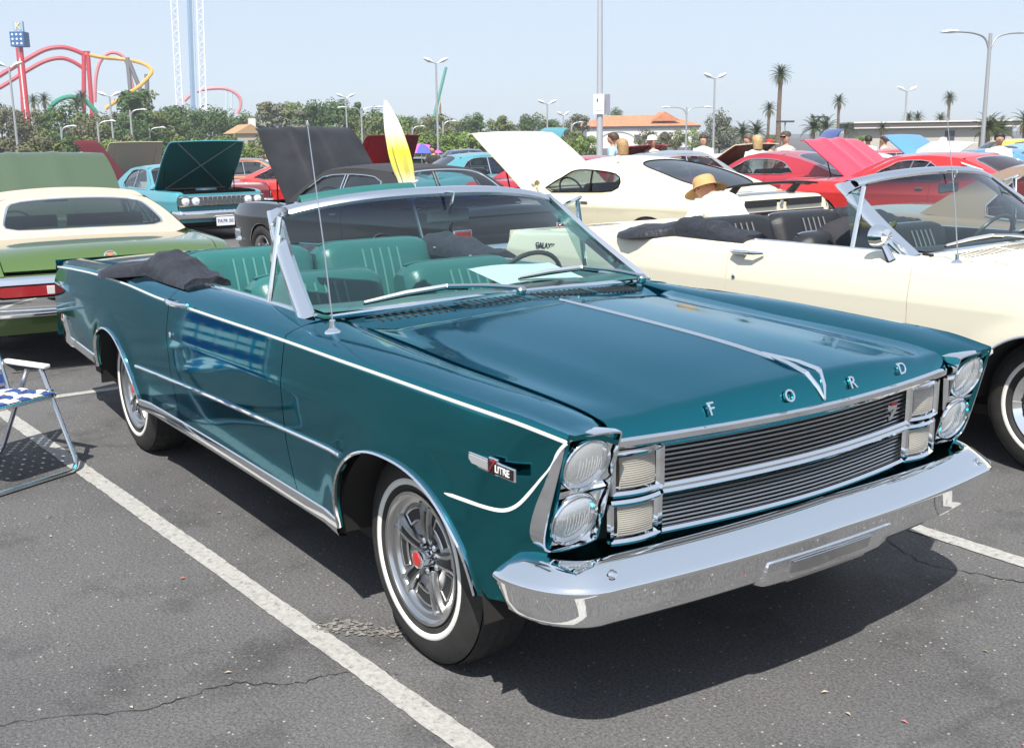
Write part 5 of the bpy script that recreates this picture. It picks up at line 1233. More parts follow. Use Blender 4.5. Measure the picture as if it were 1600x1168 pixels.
# ---------------------------------------------------------------- people
SKINC = mat('skin', (.50, .28, .19), .5, noise=.06, nscale=6)
def skin_mesh(name, verts, edges, radii, m, parent, sub=2):
    me = bpy.data.meshes.new(name); me.from_pydata([tuple(v) for v in verts], edges, []); me.materials.append(m)
    o = bpy.data.objects.new(name, me); link(o, parent)
    sk = o.modifiers.new('skin', 'SKIN'); sk.use_smooth_shade = True
    if not me.skin_vertices: 
        me.attributes.active = None
    return o, me
def person(name, label, loc, rz, shirt, legs, hair=(.05, .03, .02), h=1.72, sleeves=True, hat=None, lean=0., arm=0., sit=False, longhair=False, glasses=False, shorts=False):
    """one continuous body (rings joined), clothes and hair as children; faces local +x"""
    root = thing(name, label, 'person', loc, rz)
    k = h / 1.72
    def ring(c, a, b, ax=Vector((0, 0, 1)), n=14, fr=Vector((1, 0, 0))):
        ax = ax.normalized(); u = (fr - ax * fr.dot(ax)).normalized(); w = ax.cross(u); return [Vector(c) + u * a * math.cos(2 * math.pi * i / n) + w * b * math.sin(2 * math.pi * i / n) for i in range(n)]
    hipz = .50 if sit else .92; lr = R(lean)
    def T_(x, z): return Vector((x * math.cos(lr) + (z) * math.sin(lr), 0, hipz + z * math.cos(lr) - x * math.sin(lr)))
    def torso(off, z0, z1):
        prof = [(-.06, .115, .165), (.03, .115, .170), (.12, .105, .150), (.22, .108, .150), (.34, .120, .175), (.43, .118, .195), (.49, .095, .185), (.53, .065, .10), (.56, .052, .056)]
        ax = Vector((math.sin(lr), 0, math.cos(lr))); return [ring(T_(.0, z), a + off, b_ + off, ax) for z, a, b_ in prof if z0 <= z <= z1]
    B = MB(); rows = torso(0, -.1, .6); ax = Vector((math.sin(lr), 0, math.cos(lr)))
    hd = [(.585, .052, .054, 0), (.61, .070, .064, .012), (.64, .090, .074, .020), (.68, .100, .082, .018), (.72, .104, .086, .012), (.765, .094, .080, .006), (.797, .064, .056, .002), (.810, .015, .015, 0)]
    for z, a, b_, dx in hd: rows.append(ring(T_(dx, z), a, b_, ax))
    B.grid(rows, True); B.add(rows[-1], [tuple(range(14))]); 
    def limb(pts, rad, M_):
        M_.tube([Vector(p) for p in pts], rad, 10)
    arms, legp = [], []
    for sd in (-1, 1):
        sh = T_(.0, .455) + Vector((0, sd * .185, 0)); a = R(arm if sd > 0 else arm * .3)
        el = sh + Vector((.05 + .20 * math.sin(a), sd * .06, -.28 * math.cos(a * .6))); hn = el + Vector((.10 + .20 * math.sin(a), -sd * .01, -.20 * math.cos(a) + .12 * math.sin(a)))
        arms.append((sh, el, hn)); limb([sh + Vector((0, -sd * .05, -.02)), sh, lerp(sh, el, .5), el, lerp(el, hn, .35), hn, hn + (hn - el).normalized() * .09], [.05, .055, .048, .040, .040, .028, .030], B)
        for f in range(4): q = hn + (hn - el).normalized() * .07; limb([q + Vector((0, sd * .0 + (f - 1.5) * .017, 0)), q + (hn - el).normalized() * (.075 - .008 * abs(f - 1.5)) + Vector((.01, (f - 1.5) * .018, -.012))], [.009, .006], B)
        limb([hn + Vector((.012, 0, 0)), hn + (hn - el).normalized() * .055 + Vector((.035, 0, 0))], [.011, .008], B)
        hp = T_(0, -.02) + Vector((0, sd * .09, 0)); kn = hp + (Vector((.40, sd * .03, .0)) if sit else Vector((.02, sd * .01, -.42))); ft = kn + (Vector((.03, 0, -.42)) if sit else Vector((-.03, 0, -.42)))
        legp.append((hp, kn, ft)); limb([hp, lerp(hp, kn, .5), kn, lerp(kn, ft, .35), ft + Vector((0, 0, .05))], [.085, .075, .055, .052, .038], B)
        limb([ft + Vector((-.05, 0, -.03)), ft + Vector((.06, 0, -.035)), ft + Vector((.17, 0, -.045))], [.04, .042, .03], B)
    # nose, ears
    hc = T_(.012, .70); fx = Vector((math.cos(lr), 0, -math.sin(lr)))
    limb([hc + fx * .095 + ax * .02, hc + fx * .118 - ax * .012], [.008, .014], B)
    for sd in (-1, 1): limb([hc + Vector((0, sd * .076, 0)) + ax * .025, hc + Vector((0, sd * .084, 0)) - ax * .02], [.012, .01], B)
    body = B.build('body', SKINC, root, angle=80)
    S = MB(); rows = torso(.014, -.02, .535); S.grid(rows, True)
    for sh, el, hn in arms:
        if sleeves: S.tube([sh + (Vector((0, 0, -.02)) - (sh - T_(0, .455)) * .25), sh, lerp(sh, el, .55 if sleeves is True else 1.)], [.07, .075, .066], 10)
    S.build('shirt', shirt, root, angle=80)
    L_ = MB(); rows = torso(.018, -.1, .05); L_.grid(rows, True)
    for hp, kn, ft in legp: L_.tube([hp + Vector((0, 0, .04)), lerp(hp, kn, .5), lerp(hp, kn, .95)] + ([] if shorts else [lerp(kn, ft, .4), ft + Vector((0, 0, .0))]), [.105, .095, .075] + ([] if shorts else [.068, .062]), 10)
    L_.build('trousers', legs, root, angle=80)
    for hp, kn, ft in legp:
        F = MB(); F.tube([ft + Vector((-.07, 0, -.035)), ft + Vector((.06, 0, -.04)), ft + Vector((.18, 0, -.05))], [.045, .05, .036], 10); F.build('shoe', mat('shoe_dark', (.05, .045, .04), .6), root)
    if hair:
        H = MB(); hm = mat('hair_%d_%d' % (int(hair[0] * 100), int(hair[2] * 100)), hair, .6, noise=.25, nscale=30)
        H.grid([ring(T_(dx, z), a + .020, b_ + .018, ax) for z, a, b_, dx in ((.66 - (.12 if longhair else 0), .050 if longhair else .07, .080 if longhair else .082, -.055 if longhair else -.034), (.685, .088, .086, -.030), (.735, .100, .090, -.010), (.775, .095, .083, .0), (.810, .068, .060, .0), (.832, .004, .004, 0))], True); H.build('hair', hm, root, angle=80)
    if hat:
        kind, hm = hat; H = MB(); hax = Vector((math.sin(lr * .45), 0, math.cos(lr * .45)))
        if kind == 'straw':
            H.lathe([(.195, -.035), (.185, -.030), (.15, -.012), (.108, .0), (.104, .03), (.100, .075), (.085, .100), (.05, .108), (.001, .104)], c=T_(.010, .715), axis=hax, n=32); H.lathe([(.195, -.037), (.15, -.017), (.106, -.004), (.10, .0)], c=T_(.010, .715), axis=hax, n=32)
        else:
            H.lathe([(.104, -.02), (.104, .02), (.092, .055), (.06, .078), (.001, .085)], c=T_(.0, .745), axis=ax, n=20); H.add([T_(.09, .735) + Vector((0, -.07, 0)), T_(.20, .725) + Vector((0, -.05, 0)), T_(.20, .725) + Vector((0, .05, 0)), T_(.09, .735) + Vector((0, .07, 0))], [(0, 1, 2, 3)])
        H.build('hat', hm, root, angle=60)
    if glasses:
        G_ = MB()
        for sd in (-1, 1): G_.box(T_(.110, .715) + Vector((0, sd * .035, 0)), (.012, .055, .032))
        G_.tube([T_(.107, .720) + Vector((0, -.07, 0)), T_(.114, .720), T_(.107, .720) + Vector((0, .07, 0))], .005, 5); G_.build('sunglasses', BLACK, root)
    root.scale = (k, k, k)
    return root
WSHIRT = mat('white_shirt', (.74, .74, .72), .8, bump=1.0, bscale=9); JEANS = mat('blue_jeans', (.05, .08, .16), .8); KHAKI = mat('khaki_cloth', (.36, .30, .20), .8)
LBLUE = mat('light_blue_shirt', (.32, .50, .62), .8); MINT = mat('mint_shirt', (.55, .68, .60), .8); STRAW = mat('straw_hat', (.50, .31, .13), .7, bump=.5, bscale=120); PINK = mat('pink_shirt', (.65, .38, .36), .8); PLAID = mat('teal_plaid', (.10, .24, .22), .8, noise=.6, nscale=18)
away = math.atan2(fwd.y, fwd.x)
def ppl(px, D, py_head, *a, **k):
    p = at(px, D); k['h'] = max(1.45, min(1.9, (z_at(px, py_head, D) - p.z))) if 'h' not in k else k['h']; return person('person', a[0], tuple(p), a[1], *a[2:], **k)
st = person('person', 'person in white shirt and straw hat leaning over behind the ivory convertible', tuple(at(1168, 8.9)), away + .42, WSHIRT, KHAKI, None, h=1.60, lean=58, sit=False, hat=('straw', STRAW), arm=40)
ppl(1183, 23, 213, 'long haired blond person in white top beyond the cream fastback', away + .25, WSHIRT, JEANS, (.42, .30, .14), longhair=True)
ppl(1228, 24, 207, 'person in cap, sunglasses and white sleeveless shirt beside the red raised hood', away + 2.3, WSHIRT, JEANS, None, sleeves=False, hat=('cap', mat('dark_cap', (.06, .05, .035), .7)), glasses=True)
ppl(972, 19.5, 219, 'blond person in white shirt seen from behind over the cream roof', away + .5, WSHIRT, KHAKI, (.36, .22, .10), longhair=True)
ppl(1006, 19, 228, 'stooping person in white shirt with back print over the cream roof', away, WSHIRT, JEANS, (.2, .18, .16), lean=55)
ppl(1019, 23, 213, 'person in white cap and white shirt in front of the tiled roof building', away + 2.6, WSHIRT, JEANS, None, hat=('cap', mat('white_cap', (.75, .75, .73), .7)))
ppl(958, 25, 209, 'person in light blue shirt beside the sign pole', away + 1.4, LBLUE, KHAKI, (.06, .035, .02))
ppl(1099, 29, 212, 'person in mint shirt behind the brown hood underside', away + 2.9, MINT, JEANS, (.04, .025, .015))
ppl(1203, 27, 219, 'person in red cap behind the blond person', away + 2.5, PINK, JEANS, None, hat=('cap', mat('red_cap', (.5, .02, .02), .7)))
ppl(1170, 28, 212, 'person in plaid shirt left of the blond person', away + 2.0, PLAID, JEANS, (.10, .06, .04))
ppl(1357, 33, 213, 'person in white shirt and dark hair left of the blue striped hood', away, WSHIRT, JEANS, (.02, .018, .015))
ppl(1383, 33, 213, 'person in pale pink shirt close to the blue striped hood', away + 1.0, PINK, KHAKI, (.07, .03, .02))
ppl(1562, 24, 209, 'dark haired person in white shirt above the tan roof', away + 2.8, WSHIRT, JEANS, (.02, .015, .012))
ppl(1474, 30, 216, 'person in white cap behind the blue striped hood', away + 2.2, PINK, JEANS, None, hat=('cap', mat('white_cap', (.75, .75, .73), .7)))
ppl(676, 34, 228, 'person beside the pink and blue sunshade', away + 2.6, mat('black_shirt', (.03, .03, .03), .8), JEANS, (.02, .015, .012))
ppl(416, 36, 238, 'person in white shirt by the red roof behind the copper coupe', away + 2.9, WSHIRT, JEANS, (.02, .015, .012))
# ---------------------------------------------------------------- cars further back
def far(px, D, rz, label, paint_, name='coupe_car', **k):
    p = at(px, D); sp = coupe(paint_, **k); sp['near'] = 0
    c, s_ = math.cos(rz), math.sin(rz); mx = -(sp['wb'] / 2); loc = (p.x - mx * c, p.y - mx * s_, gz(p.x))
    return simple_car(name, label, loc, rz, sp)
TOUS, AWAY = 0.05, math.pi
fsp = dict(wb=2.9, fo=.95, ro=1.15, hw=.93, hood=44, zm=.93, H=1.38, underm=TEALUNDER, bracem=mat('brace_steel', (.38, .42, .42), .4, .6), face=True, grillem=AQUA, braces=((.06, .8, .94, -.8), (.06, -.8, .94, .8), (.04, .9, .04, -.9)), white=True, seatm=WHITEP)
fa = far(268, 23.2, .02, 'aqua sedan with dark teal raised hood facing us beyond the green roof', AQUA, 'sedan_car', **fsp)
for sd in (-1, 1):
    for y in (.50, .69):
        h = MB(); h.lathe([(.078, -.01), (.082, .03), (.07, .036), (.001, .05)], c=(.975, sd * y, .745), axis=(1, 0, 0), n=20); hl = on(fa, 'headlight', h, CHROME); h = MB(); h.lathe([(.066, .037), (.001, .056)], c=(.975, sd * y, .745), axis=(1, 0, 0), n=16); h.build('lens', mat('lens_white', (.8, .82, .82), .15, coat=1), hl)
b = MB(); b.box((.985, 0, .745), (.03, 1.66, .16)); gp = on(fa, 'grille', b, mat('grille_grey', (.25, .26, .27), .35, .9))
for i in range(9): b = MB(); b.box((1.004, -.36 + .09 * i, .745), (.014, .014, .15)); b.build('grille_bar', CHROME, gp)
for z in (.665, .825): b = MB(); b.box((1.0, 0, z), (.03, 1.62, .02)); b.build('grille_rail', CHROME, gp)
b = MB(); b.box((1.09, 0, .37), (.02, .34, .16)); pl = on(fa, 'license_plate', b, mat('plate_white', (.72, .74, .76), .4))
text('FA7R 50', .085, frame_m((1.101, 0, .37), Vector((0, 1, 0)), Vector((0, 0, 1)), Vector((1, 0, 0))), mat('plate_blue', (.02, .04, .18), .5), pl, 'plate_lettering', .001)
far(388, 33, SIDE_R + .25, 'copper brown coupe with its hood raised beyond the aqua sedan', BROWN, hood=50, H=1.42, zm=.98)
far(452, 26.5, SIDE_R + 3.0, 'red hardtop with white side molding behind the black raised hood', REDB, 'hardtop_car', sidetrim=.74, white=True, zm=.96, zr=.99, wheel='wirecap')
far(176, 33, .1, 'cream white car with beige raised hood left of the aqua sedan', WHITEP, hood=58, hoodm=mat('beige_hood', (.46, .42, .33), .5), underm=mat('beige_under', (.42, .39, .31), .6))
far(250, 27, AWAY + 1.0, 'maroon car with a dark red raised hood beyond the green hood', paint('maroon_paint', (.16, .012, .022), rough=.4), hood=56, underm=mat('maroon_under', (.15, .012, .022), .6), hoodm=mat('dull_maroon_hood', (.13, .010, .018), .75))
far(158, 40, 1.0, 'white van shaped car behind the maroon hood', WHITEP, 'van_car', H=1.75, zm=1.1, zf=1.1, zr=1.1)
far(262, 45, .3, 'navy car with raised hood behind the aqua roof', NAVY, hood=50)
far(760, 25.5, SIDE_R + .35, 'turquoise sedan with dark green raised hood behind the black roof', AQUA, 'sedan_car', hood=60, underm=TEALUNDER, H=1.45, zm=.98)
far(560, 28, .05, 'dark red car with raised hood between black hood and umbrella', paint('maroon_paint', (.16, .012, .022)), hood=57, underm=mat('maroon_under', (.15, .012, .022), .6), hoodm=MATS['maroon_under'])
far(735, 44, 1.2, 'dark blue car with blue cover behind the turquoise sedan', NAVY, H=1.55)
far(660, 40, SIDE_R, 'black car under the pink and blue sunshade', BLACKP)
far(912, 21.5, AWAY + .3, 'red coupe roof left of the sign pole', REDP, hood=0, H=1.34)
far(890, 24, .3, 'dark red car with raised hood behind the blond person', REDP, hood=34, underm=mat('dark_red_under', (.20, .01, .015), .6))
far(1065, 22, SIDE_R + .3, 'silver grey sedan beyond the cream roof', SILVER, 'sedan_car', H=1.42)
far(1065, 25, .15, 'beige car with dark brown hood underside beyond the cream fastback', CREAM, hood=33, underm=mat('brown_under', (.07, .045, .02), .6))
far(1150, 29, .5, 'white car behind the beige raised hood', WHITEP)
far(1212, 33, 1.0, 'blue car with raised hood behind the person in sleeveless shirt', paint('royal_blue_paint', (.01, .03, .22)), hood=55, underm=mat('royal_under', (.01, .03, .20), .6))
far(1545, 25, AWAY + .1, 'blue car with pale stripes on its raised hood', BLUEP, hood=38)
far(1452, 19.5, AWAY, 'red car with a big pinkish red raised hood behind the flag print coupe', REDP, hood=34, hoodm=paint('pinkish_red_hood', (.56, .03, .07), rough=.5), ridge=.03, underm=NAVY)
far(1395, 30, AWAY + .5, 'small red car left of the blue striped hood', REDB)
far(1352, 24, SIDE_R + .2, 'white coupe with dark open hood right of the red raised hood', WHITEP, hood=30, underm=BLACK)
far(1525, 22, .3, 'dark car with raised hood above the red coupe', paint('maroon_paint', (.16, .012, .022)), hood=28, underm=BLACK)
far(1640, 28, SIDE_R, 'light blue sedan at the right edge', paint('sky_blue_paint', (.20, .42, .52)), 'sedan_car', H=1.42)
far(1600, 38, SIDE_R, 'yellow car at the far right edge', paint('yellow_paint', (.70, .55, .04)), H=1.5)
# beach sunshade
ss = thing('sunshade', 'pink and blue beach sunshade among the far cars', 'umbrella', tuple(at(658, 39)))
b = MB(); b.tube([(0, 0, 0), (0, 0, 1.75)], .02, 6); b.build('pole', DULLCHROME, ss)
for i in range(8):
    a0, a1 = 2 * math.pi * i / 8, 2 * math.pi * (i + 1) / 8
    b = MB(); b.grid([[(r * math.cos(a), r * math.sin(a), 1.78 - .32 * (r / .75) ** 2) for a in frange(a0, a1, 4)] for r in (.02, .3, .55, .75)]); b.build('canopy_panel', mat('shade_%d' % (i % 3), ((.75, .12, .40), (.08, .10, .50), (.05, .45, .50))[i % 3], .8), ss, thick=.004)
# ---------------------------------------------------------------- lamp posts, sign pole
POLE = mat('galvanised_pole', (.42, .43, .44), .5, .5); HEADM = mat('lamp_head', (.72, .73, .72), .5)
def lamp(px, py, D, label, kind='twin', r=.09, arm=1.2):
    p = ptz(px, py, D); p.z = gz(p.x); H = z_at(px, py, D) - p.z; t = thing('lamp_post', label, 'lamp post', tuple(p), SIDE_R + .3, 'lamp posts of the parking lot')
    b = MB(); b.tube([(0, 0, 0), (0, 0, H * .5), (0, 0, H)], [r * 1.5, r * 1.2, r], 8); b.build('pole', POLE, t)
    for sd in ((-1, 1) if kind in ('twin', 'cobra2', 'tee') else (1,)):
        if kind == 'twin':
            b = MB(); b.tube([(0, 0, H - .1), (sd * arm * .35, 0, H + .05), (sd * arm * .5, 0, H + .18)], r * .6, 6); b.build('arm', POLE, t)
            b = MB(); b.tube([(sd * arm * .3, 0, H + .05), (sd * arm * .6, 0, H + .22), (sd * arm, 0, H + .42)], [.10, .30, .12], 10, ry=[.08, .20, .10]); b.build('lamp_head', HEADM, t)
        elif kind == 'tee':
            b = MB(); b.box((sd * arm * .55, 0, H), (arm, .5, .18)); b.build('lamp_head', mat('lamp_dark', (.05, .05, .05), .6), t)
        else:
            b = MB(); b.tube(crom([(0, 0, H - .9), (sd * arm * .15, 0, H - .25), (sd * arm * .5, 0, H), (sd * arm, 0, H + .05)], 4), r * .6, 6); b.build('arm', POLE, t)
            b = MB(); b.tube([(sd * arm * .9, 0, H + .06), (sd * arm * 1.12, 0, H + .06), (sd * arm * 1.35, 0, H)], [.08, .17, .10], 8, ry=[.06, .10, .05]); b.build('lamp_head', HEADM, t)
    return t
lamp(14, 104, 120, 'twin headed lamp post at the left edge before the red track'); lamp(171, 150, 130, 'twin headed lamp post below the yellow track'); lamp(203, 172, 120, 'curved arm lamp post left of the tower with a tall white pole', 'cobra', arm=1.2)
lamp(152, 190, 110, 'curved arm lamp post before the green arch', 'cobra', arm=1.2); lamp(95, 198, 110, 'short curved arm lamp post below the small palms', 'cobra', arm=1.0); lamp(233, 200, 140, 'small lamp post left of the tower foot', 'cobra', arm=1.4)
lamp(540, 152, 150, 'twin headed lamp post above the black hood'); lamp(564, 168, 130, 'two armed curved lamp post left of the umbrella', 'cobra2', arm=2.0); lamp(681, 98, 110, 'tall twin headed lamp post beside the leaning green mast'); lamp(692, 190, 120, 'curved arm lamp post right of the tall twin post', 'cobra', arm=1.1); lamp(644, 198, 140, 'small single lamp post right of the umbrella', 'cobra', arm=1.2)
lamp(855, 162, 140, 'twin headed lamp post above the cream hood'); lamp(880, 180, 150, 'small twin lamp post left of the tiled building', arm=.8); lamp(893, 192, 120, 'curved arm lamp post left of the tiled building', 'cobra', arm=1.0)
lamp(1117, 122, 115, 'twin headed lamp post right of the tiled building'); lamp(1073, 168, 130, 'two armed curved lamp post above the tiled roof', 'cobra2', arm=2.4); lamp(1417, 142, 130, 'twin headed lamp post above the blue striped hood')
lamp(1548, 52, 62, 'big two armed lamp post at the right edge', 'cobra2', r=.085, arm=2.2); lamp(1227, 190, 120, 'dark flat headed lamp post right of the tall palm', 'tee', arm=.9); lamp(1280, 183, 130, 'dark flat headed lamp post above the low palms', 'tee', arm=.9)
p = at(937, 55); sg = thing('sign_pole', 'tall pale steel pole carrying a small white lot sign', 'sign pole', tuple(p), SIDE_R)
b = MB(); b.tube([(0, 0, 0), (0, 0, 5), (0, 0, 12.5)], [.17, .14, .10], 12); b.build('pole', mat('pale_steel', (.50, .52, .55), .45, .4), sg)
b = MB(); zc_ = z_at(935, 163, 55) - p.z; b.box((-.06, -.22, zc_), (.52, .03, .95)); sb_ = b.build('sign_board', mat('sign_white', (.80, .80, .80), .5), sg); b = MB(); b.box((.30, .06, zc_), (.20, .40, .95), Matrix.Rotation(R(40), 3, 'Z')); b.build('sign_box', mat('sign_grey', (.32, .33, .40), .5), sg, smooth=False)
b = MB(); b.box((-.14, -.24, zc_ + .18), (.06, .006, .16)); b.build('sign_mark', BLACK, sb_, smooth=False)
for k in range(5): b = MB(); b.box((-.20 + .075 * k, -.24, zc_ - .30), (.05, .006, .04)); b.build('sign_mark', mat('sign_print', (.25, .25, .28), .6), sb_, smooth=False)
# ---------------------------------------------------------------- trees
def leafmat(name, c, v=.45):
    m = mat(name, c, .75, noise=v, nscale=.9, spec=.2); return m
LEAF = [leafmat('leaf_olive', (.135, .17, .05)), leafmat('leaf_dark', (.070, .12, .042)), leafmat('leaf_fresh', (.16, .24, .055)), leafmat('leaf_brown', (.135, .135, .075)), leafmat('leaf_grey', (.16, .175, .12))]
BARK = mat('bark', (.10, .075, .055), .9, noise=.3, nscale=6)
def crown_mesh(seed, kind, m):
    r_ = random.Random(seed); b = MB(); lumps = []
    n = {'round': 22, 'tall': 20, 'conifer': 14, 'shrub': 12}[kind]
    for i in range(n):
        a = r_.uniform(0, 6.283)
        if kind == 'round': q = r_.random() ** .5; z = r_.uniform(.22, .92); rr = .36 * math.sin(math.pi * min(1, (z - .05) / .92)) ** .6 * q; s = r_.uniform(.11, .20)
        elif kind == 'tall': q = r_.random() ** .5; z = r_.uniform(.15, .97); rr = .22 * q * (1.2 - .6 * z); s = r_.uniform(.07, .14)
        elif kind == 'conifer': z = .12 + .84 * i / n; q = r_.random(); rr = .20 * (1.02 - z) * q; s = .05 + .13 * (1 - z)
        else: z = r_.uniform(.15, .8); rr = .45 * r_.random() ** .5; s = r_.uniform(.14, .24)
        lumps.append((rr * math.cos(a), rr * math.sin(a), z, s))
    for i in range(2000 if kind != 'shrub' else 1300):
        cx, cy, cz, s = lumps[r_.randrange(len(lumps))]
        v = Vector((r_.gauss(0, 1), r_.gauss(0, 1), r_.gauss(0, 1))).normalized() * s * (.55 + .5 * r_.random()); v.z *= .8
        c = Vector((cx, cy, cz)) + v; nn = (v.normalized() * 1.3 + Vector((r_.gauss(0, .5), r_.gauss(0, .5), r_.gauss(.35, .5)))).normalized(); u = nn.cross(Vector((r_.gauss(0, 1), r_.gauss(0, 1), r_.gauss(0, 1)))).normalized(); w = nn.cross(u); L = r_.uniform(.016, .036) if kind != 'shrub' else r_.uniform(.022, .05)
        b.add([c - u * L, c - w * L * .6, c + u * L, c + w * L * .6], [(0, 1, 2, 3)])
    o = b.build('crown', m, None, smooth=False); me = o.data; bpy.data.objects.remove(o)
    t = MB(); zt = {'round': .62, 'tall': .8, 'conifer': .9, 'shrub': .4}[kind]; t.tube([(0, 0, 0), (.008, .004, zt * .5), (0, .01, zt)], [.026, .018, .006], 7)
    for i in range(5): l = lumps[i * 2]; t.tube([(0, 0, zt * (.4 + .1 * i)), (l[0] * .6, l[1] * .6, l[2] - .06), (l[0], l[1], l[2])], [.012, .008, .003], 5)
    o = t.build('trunk', BARK, None); tm = o.data; bpy.data.objects.remove(o)
    return me, tm
VAR = {}
def variant(kind, mi, k):
    key = (kind, mi, k)
    if key not in VAR: VAR[key] = crown_mesh(hash(kind) % 97 if False else (len(kind) * 31 + mi * 7 + k * 101), kind, LEAF[mi])
    return VAR[key]
def tree(px, D, H, kind, mi, label, group, name='tree', wide=1.):
    p = at(px, D); t = thing(name, label, 'tree', tuple(p), hsh(px, 1) * 6.28, group); me, tm = variant(kind, mi, int(hsh(px, D) * 3))
    for nm, mm in (('trunk', tm), ('crown', me)): o = bpy.data.objects.new(nm, mm); link(o, t); o.scale = (H * wide, H * wide, H)
    return t
ADJ = ['dark olive', 'deep green', 'fresh green', 'brownish', 'grey green']; KN = {'round': 'round crowned tree', 'tall': 'tall slender tree', 'conifer': 'pointed conifer', 'shrub': 'low shrub'}
def tr(px, py, D, kind, mi, wide=1.):
    p = at(px, D); H = (z_at(px, py, D) - p.z) * (1.06 if kind != 'shrub' else 1.15)
    key = (kind, mi); same = sorted(q[0] for q in BELT if (q[3], q[4]) == key); i_ = same.index(px)
    lab = '%s %s, %s from the left of its kind in the tree belt' % (ADJ[mi], KN[kind], ORD[i_]); return tree(px, D, H, kind, mi, lab, '%s %ss of the tree belt' % (ADJ[mi], KN[kind]), {'round': 'round_tree', 'tall': 'slender_tree', 'conifer': 'conifer_tree', 'shrub': 'shrub'}[kind], wide)
ORD = 'first second third fourth fifth sixth seventh eighth ninth tenth eleventh twelfth thirteenth fourteenth fifteenth sixteenth seventeenth eighteenth nineteenth twentieth'.split()
BELT = [  # column, top row, distance, kind, leaf, width
 (4, 168, 150, 'round', 3, 1), (28, 172, 160, 'round', 3, 1), (50, 185, 150, 'round', 3, 1.1), (62, 178, 170, 'tall', 3, 1.2), (84, 172, 150, 'round', 0, 1), (104, 164, 150, 'round', 1, 1.1), (120, 176, 150, 'round', 0, 1), (135, 186, 140, 'round', 3, 1), (150, 180, 160, 'round', 3, 1), (168, 186, 150, 'round', 0, 1.1), (186, 178, 160, 'round', 3, 1), (204, 152, 150, 'tall', 1, 1.3), (218, 148, 155, 'tall', 1, 1.3), (232, 152, 160, 'tall', 0, 1.2), (212, 186, 140, 'round', 1, 1.2), (246, 176, 165, 'round', 0, 1.1), (262, 178, 170, 'round', 1, 1.1), (276, 170, 170, 'round', 1, 1.2), (296, 170, 170, 'round', 0, 1.1), (312, 178, 165, 'round', 1, 1), (330, 170, 175, 'round', 0, 1.2), (345, 174, 170, 'round', 1, 1.1), (362, 176, 175, 'round', 0, 1), (378, 180, 180, 'round', 1, 1.1), (392, 180, 175, 'round', 0, 1), (404, 168, 170, 'tall', 4, 1.1), (420, 166, 175, 'tall', 3, 1.2), (446, 165, 170, 'tall', 4, 1.2), (458, 168, 170, 'tall', 0, 1.2), (474, 170, 165, 'tall', 4, 1.2), (488, 172, 170, 'tall', 0, 1.2), (500, 162, 165, 'round', 1, 1.), (515, 163, 170, 'round', 1, 1.1), (532, 164, 160, 'tall', 1, 1.3), (548, 172, 165, 'round', 0, 1.2), (561, 160, 170, 'conifer', 1, 1.), (574, 180, 160, 'round', 0, 1.2), (590, 174, 165, 'round', 1, 1.1), (606, 178, 160, 'round', 0, 1.2), (622, 184, 165, 'round', 2, 1.1), (640, 186, 170, 'round', 1, 1.1), (656, 188, 165, 'round', 0, 1.1), (670, 184, 170, 'round', 3, 1.2), (686, 180, 165, 'round', 0, 1), (704, 182, 175, 'round', 4, 1.1), (720, 188, 170, 'round', 0, 1.1), (735, 184, 170, 'round', 1, 1), (750, 182, 165, 'tall', 1, 1.3), (768, 188, 175, 'round', 0, 1.2), (785, 186, 170, 'tall', 0, 1.2), (800, 194, 175, 'round', 3, 1.1), (818, 184, 165, 'tall', 1, 1.3), (832, 182, 165, 'round', 1, 1.), (846, 182, 170, 'round', 0, 1.), (862, 190, 165, 'round', 1, 1.1), (878, 194, 170, 'round', 4, 1.1), (893, 188, 165, 'round', 3, 1.2), (906, 182, 160, 'tall', 4, 1.4),
 (20, 214, 110, 'shrub', 3, 1.4), (60, 216, 110, 'shrub', 3, 1.4), (90, 212, 110, 'shrub', 0, 1.4), (118, 215, 105, 'shrub', 1, 1.3), (142, 216, 110, 'shrub', 0, 1.2), (170, 212, 110, 'shrub', 3, 1.2), (188, 218, 105, 'shrub', 2, 1.0), (225, 214, 110, 'shrub', 2, 1.2), (252, 216, 110, 'shrub', 1, 1.3), (285, 214, 115, 'shrub', 0, 1.3), (312, 212, 115, 'shrub', 2, 1.2), (338, 214, 115, 'shrub', 0, 1.2), (374, 216, 110, 'shrub', 2, 1.2), (396, 222, 110, 'shrub', 0, 1.1), (436, 212, 115, 'shrub', 1, 1.4), (470, 210, 115, 'shrub', 0, 1.3), (575, 206, 115, 'shrub', 2, 1.2), (602, 204, 115, 'shrub', 0, 1.2), (640, 206, 110, 'shrub', 2, 1.3), (660, 208, 115, 'shrub', 2, 1.2), (690, 206, 115, 'shrub', 0, 1.3), (712, 208, 110, 'shrub', 2, 1.3), (738, 206, 115, 'shrub', 2, 1.2), (765, 206, 115, 'shrub', 0, 1.3), (792, 208, 115, 'shrub', 3, 1.3), (830, 206, 115, 'shrub', 0, 1.4), (872, 206, 115, 'shrub', 2, 1.3), (898, 206, 110, 'shrub', 0, 1.1), (916, 208, 105, 'shrub', 2, .9),
 (1016, 205, 140, 'shrub', 3, 1.2), (1038, 206, 140, 'shrub', 3, 1.2), (1058, 202, 140, 'round', 0, 1.), (1082, 202, 140, 'round', 2, .9), (1104, 196, 130, 'round', 4, 1.), (1124, 174, 125, 'round', 4, .9), (1140, 190, 125, 'round', 4, 1.), (958, 172, 260, 'round', 1, .8), (1200, 212, 150, 'shrub', 0, 1.2), (1340, 210, 120, 'shrub', 2, 1.), (1378, 206, 130, 'round', 0, .9)]
for a in BELT: tr(*a)
